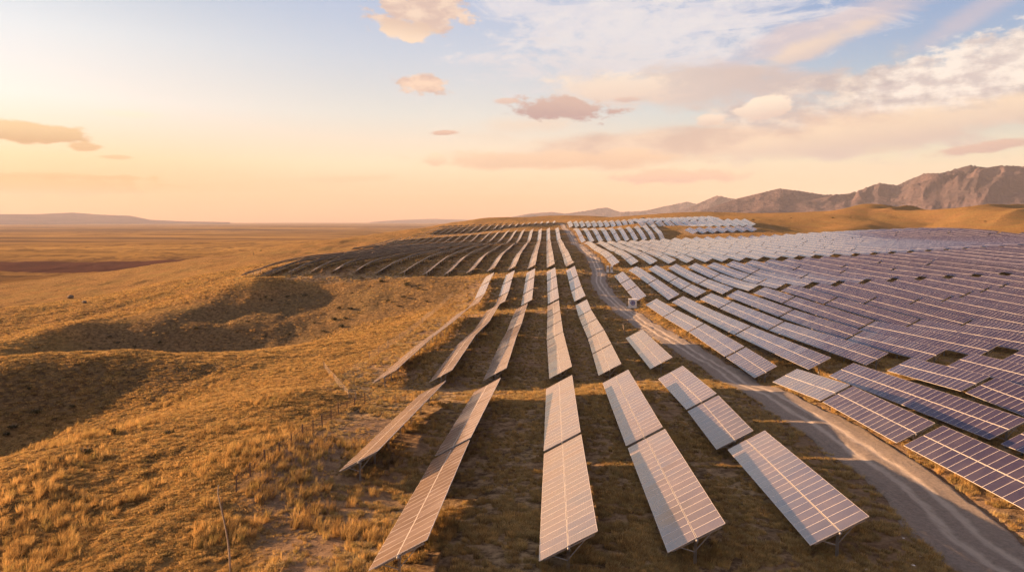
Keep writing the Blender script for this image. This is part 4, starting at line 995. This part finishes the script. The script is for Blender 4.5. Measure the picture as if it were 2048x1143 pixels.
def scatter(name, variants, pts, rot, scl, label, sclz=None):
    me = bpy.data.meshes.new(name + '_points'); me.vertices.add(len(pts)); me.vertices.foreach_set('co', np.asarray(pts, np.float32).ravel())
    for nm, val, ty in (('rz', rot, 'FLOAT'), ('sc', scl, 'FLOAT'), ('sz', scl if sclz is None else sclz, 'FLOAT')):
        a = me.attributes.new(nm, ty, 'POINT'); a.data.foreach_set('value', np.asarray(val, np.float32))
    a = me.attributes.new('vi', 'INT', 'POINT'); a.data.foreach_set('value', np.random.RandomState(1).randint(0, len(variants), len(pts)).astype(np.int32))
    o = ob(name, me); ng = bpy.data.node_groups.new(name + '_scatter', 'GeometryNodeTree')
    ng.interface.new_socket('Geometry', in_out='INPUT', socket_type='NodeSocketGeometry'); ng.interface.new_socket('Geometry', in_out='OUTPUT', socket_type='NodeSocketGeometry')
    k = ng.nodes; l = ng.links; gi = k.new('NodeGroupInput'); go = k.new('NodeGroupOutput'); ip = k.new('GeometryNodeInstanceOnPoints'); jn = k.new('GeometryNodeJoinGeometry')
    for v_ in reversed(variants):
        oi = k.new('GeometryNodeObjectInfo'); oi.inputs['Object'].default_value = v_; oi.inputs['As Instance'].default_value = True; l.new(oi.outputs['Geometry'], jn.inputs[0])
    l.new(gi.outputs[0], ip.inputs['Points']); l.new(jn.outputs[0], ip.inputs['Instance']); ip.inputs['Pick Instance'].default_value = True
    def na(nm, ty):
        q = k.new('GeometryNodeInputNamedAttribute'); q.data_type = ty; q.inputs[0].default_value = nm; return q.outputs[0]
    l.new(na('vi', 'INT'), ip.inputs['Instance Index'])
    cx = k.new('ShaderNodeCombineXYZ'); l.new(na('rz', 'FLOAT'), cx.inputs[2]); l.new(cx.outputs[0], ip.inputs['Rotation'])
    cz = k.new('ShaderNodeCombineXYZ'); s1 = na('sc', 'FLOAT'); l.new(s1, cz.inputs[0]); l.new(s1, cz.inputs[1]); l.new(na('sz', 'FLOAT'), cz.inputs[2]); l.new(cz.outputs[0], ip.inputs['Scale'])
    l.new(ip.outputs[0], go.inputs[0]); md = o.modifiers.new('scatter', 'NODES'); md.node_group = ng
    tag(o, label, None, None, 'stuff'); return o
def cand(nn, r0, r1, a0=-41, a1=39, seed=1):
    rg = np.random.RandomState(seed); r = np.exp(rg.uniform(math.log(r0), math.log(r1), nn)); th = np.radians(rg.uniform(a0, a1, nn))
    return r * np.sin(th), r * np.cos(th), r, rg
x, y, r, rg = cand(330000, 37, 450)
am2 = arraymask(x, y); rd2 = near_poly(x, y, road, 14)
bare = near_poly(x, y, catmull(np.array([hit(*t)[:2] for t in [(640, 1140), (560, 1000), (600, 930), (660, 880), (760, 850)]]), 12), 8)
pat = fbm(x / 3.2, y / 3.2, 3, 51) + 0.6 * fbm(x / 11, y / 11, 2, 61)
keep = (rd2 > 3.3) & ((rd2 > 4.5) | (rg.uniform(0, 1, len(x)) < 0.55)) & ((bare > 3.5) | (rg.uniform(0, 1, len(x)) < 0.25))
pat2 = fbm(x / 1.1, y / 1.1, 3, 81) + 0.45 * fbm(x / 7, y / 7, 2, 91)
gsel = keep & (am2 < 0.5) & (pat2 > np.where(x < -22 - 0.1 * y, -0.75, -0.35))
hpA = catmull(np.array([hit(*t)[:2] for t in [(330, 680), (430, 655), (540, 635), (640, 615), (740, 595), (840, 578)]]), 12)
hA = near_poly(x, y, hpA, 45)
gsel = gsel & ((hA > 30) | (rg.uniform(0, 1, len(x)) < 0.15))
usel = keep & (am2 >= 0.5) & (pat2 > -0.12)
z = hd(x, y, am2)
big = (0.75 + 0.9 * sstep(r, 60, 300))
sc = big * rg.uniform(0.6, 1.35, len(x)) * (0.75 + 0.5 * np.clip(pat + 0.4, 0, 1)); rz = rg.uniform(-0.5, 0.5, len(x))
T_GOLD = [tuft(i, 40, 0.22, 0.24, 0.20, 0.015, M_GOLD) for i in range(4)] + [tuft(7, 36, 0.30, 0.22, 0.18, 0.014, M_GOLD), tuft(8, 36, 0.16, 0.34, 0.22, 0.018, M_GOLD), tuft(9, 36, 0.18, 0.30, 0.22, 0.018, M_OLIVE)]
T_OLIV = [tuft(20 + i, 34, 0.34, 0.24, 0.24, 0.016, M_OLIVE) for i in range(3)] + [tuft(30, 34, 0.42, 0.20, 0.2, 0.015, M_GOLD)]
T_TALL = [tuft(40 + i, 34, 0.85, 0.22, 0.28, 0.013, M_GOLD) for i in range(3)]
scatter('grass', T_GOLD, np.column_stack([x, y, z])[gsel], rz[gsel], sc[gsel], 'golden tufts of dry grass over the open slopes')
scatter('grass', T_OLIV, np.column_stack([x, y, z])[usel], rz[usel], sc[usel], 'low olive brown scrub and grass between the solar rows')
# tall yellow grass under the low edges of the first rows and in the gap strip
tp_ = []
rg = np.random.RandomState(5)
for T in tables:
    if T['dmid'] < 240 and (T['side'] in (1, 2, 3, -4, -5, -6) or T['dmid'] < 60):
        c_ = T['ctr']; m2 = int(T['len'] * (5 if T['side'] == 1 else 2.2))
        t_ = rg.uniform(0, T['n'] - 0.01, m2); i_ = t_.astype(int); p_ = c_[i_] + (c_[np.minimum(i_ + 1, T['n'])] - c_[i_]) * (t_ - i_)[:, None]
        off = rg.normal(-2.0 if T['side'] > 0 else 0.8, 0.8, m2); p_ = p_ + np.column_stack([off, rg.normal(0, 0.5, m2), np.zeros(m2)])
        tp_.append(p_[vnoise(p_[:, 0] / 2.5, p_[:, 1] / 4, 8) > 0.42])
q = np.concatenate(tp_)[:, :2]
gx2, gy2, gr2, _ = cand(9000, 40, 130, -41, -8, 9); pm2 = fbm(gx2 / 6, gy2 / 6, 3, 71) > 0.22; q = np.concatenate([q, np.column_stack([gx2, gy2])[pm2]])
q = q[near_poly(q[:, 0], q[:, 1], road, 12) > 3.6]
zq = hd(q[:, 0], q[:, 1])
scatter('grass', T_TALL, np.column_stack([q, zq]), rg.uniform(-0.6, 0.6, len(q)), rg.uniform(0.55, 1.15, len(q)), 'taller yellow grass growing under the panel edges and along the fence')

# ------------------------------------------------------------------ haze
HZ = 28200.0
zt = 1150.0; zb = float(gz.min()) - 40
hv = [(sx_ * HZ, sy_ * HZ, z_) for z_ in (zb - 80, zt) for sx_, sy_ in ((-1, -1), (1, -1), (1, 1), (-1, 1))]
hm = mesh('haze', hv, [(3, 2, 1, 0), (4, 5, 6, 7), (0, 1, 5, 4), (1, 2, 6, 5), (2, 3, 7, 6), (3, 0, 4, 7)])
mh = bpy.data.materials.new('haze'); mh.use_nodes = True; k = N(mh.node_tree); k.n.remove(k.n['Principled BSDF'])
pv = k.new('ShaderNodeVolumePrincipled'); pv.inputs['Density'].default_value = 2.6e-5; pv.inputs['Color'].default_value = (0.84, 0.85, 1.0, 1); pv.inputs['Anisotropy'].default_value = 0.0
k.l.new(pv.outputs[0], k.n['Material Output'].inputs['Volume'])
hm.materials.append(mh)
ho = ob('haze', hm); tag(ho, 'thin even haze over the plain and mountains', None, None, 'stuff')
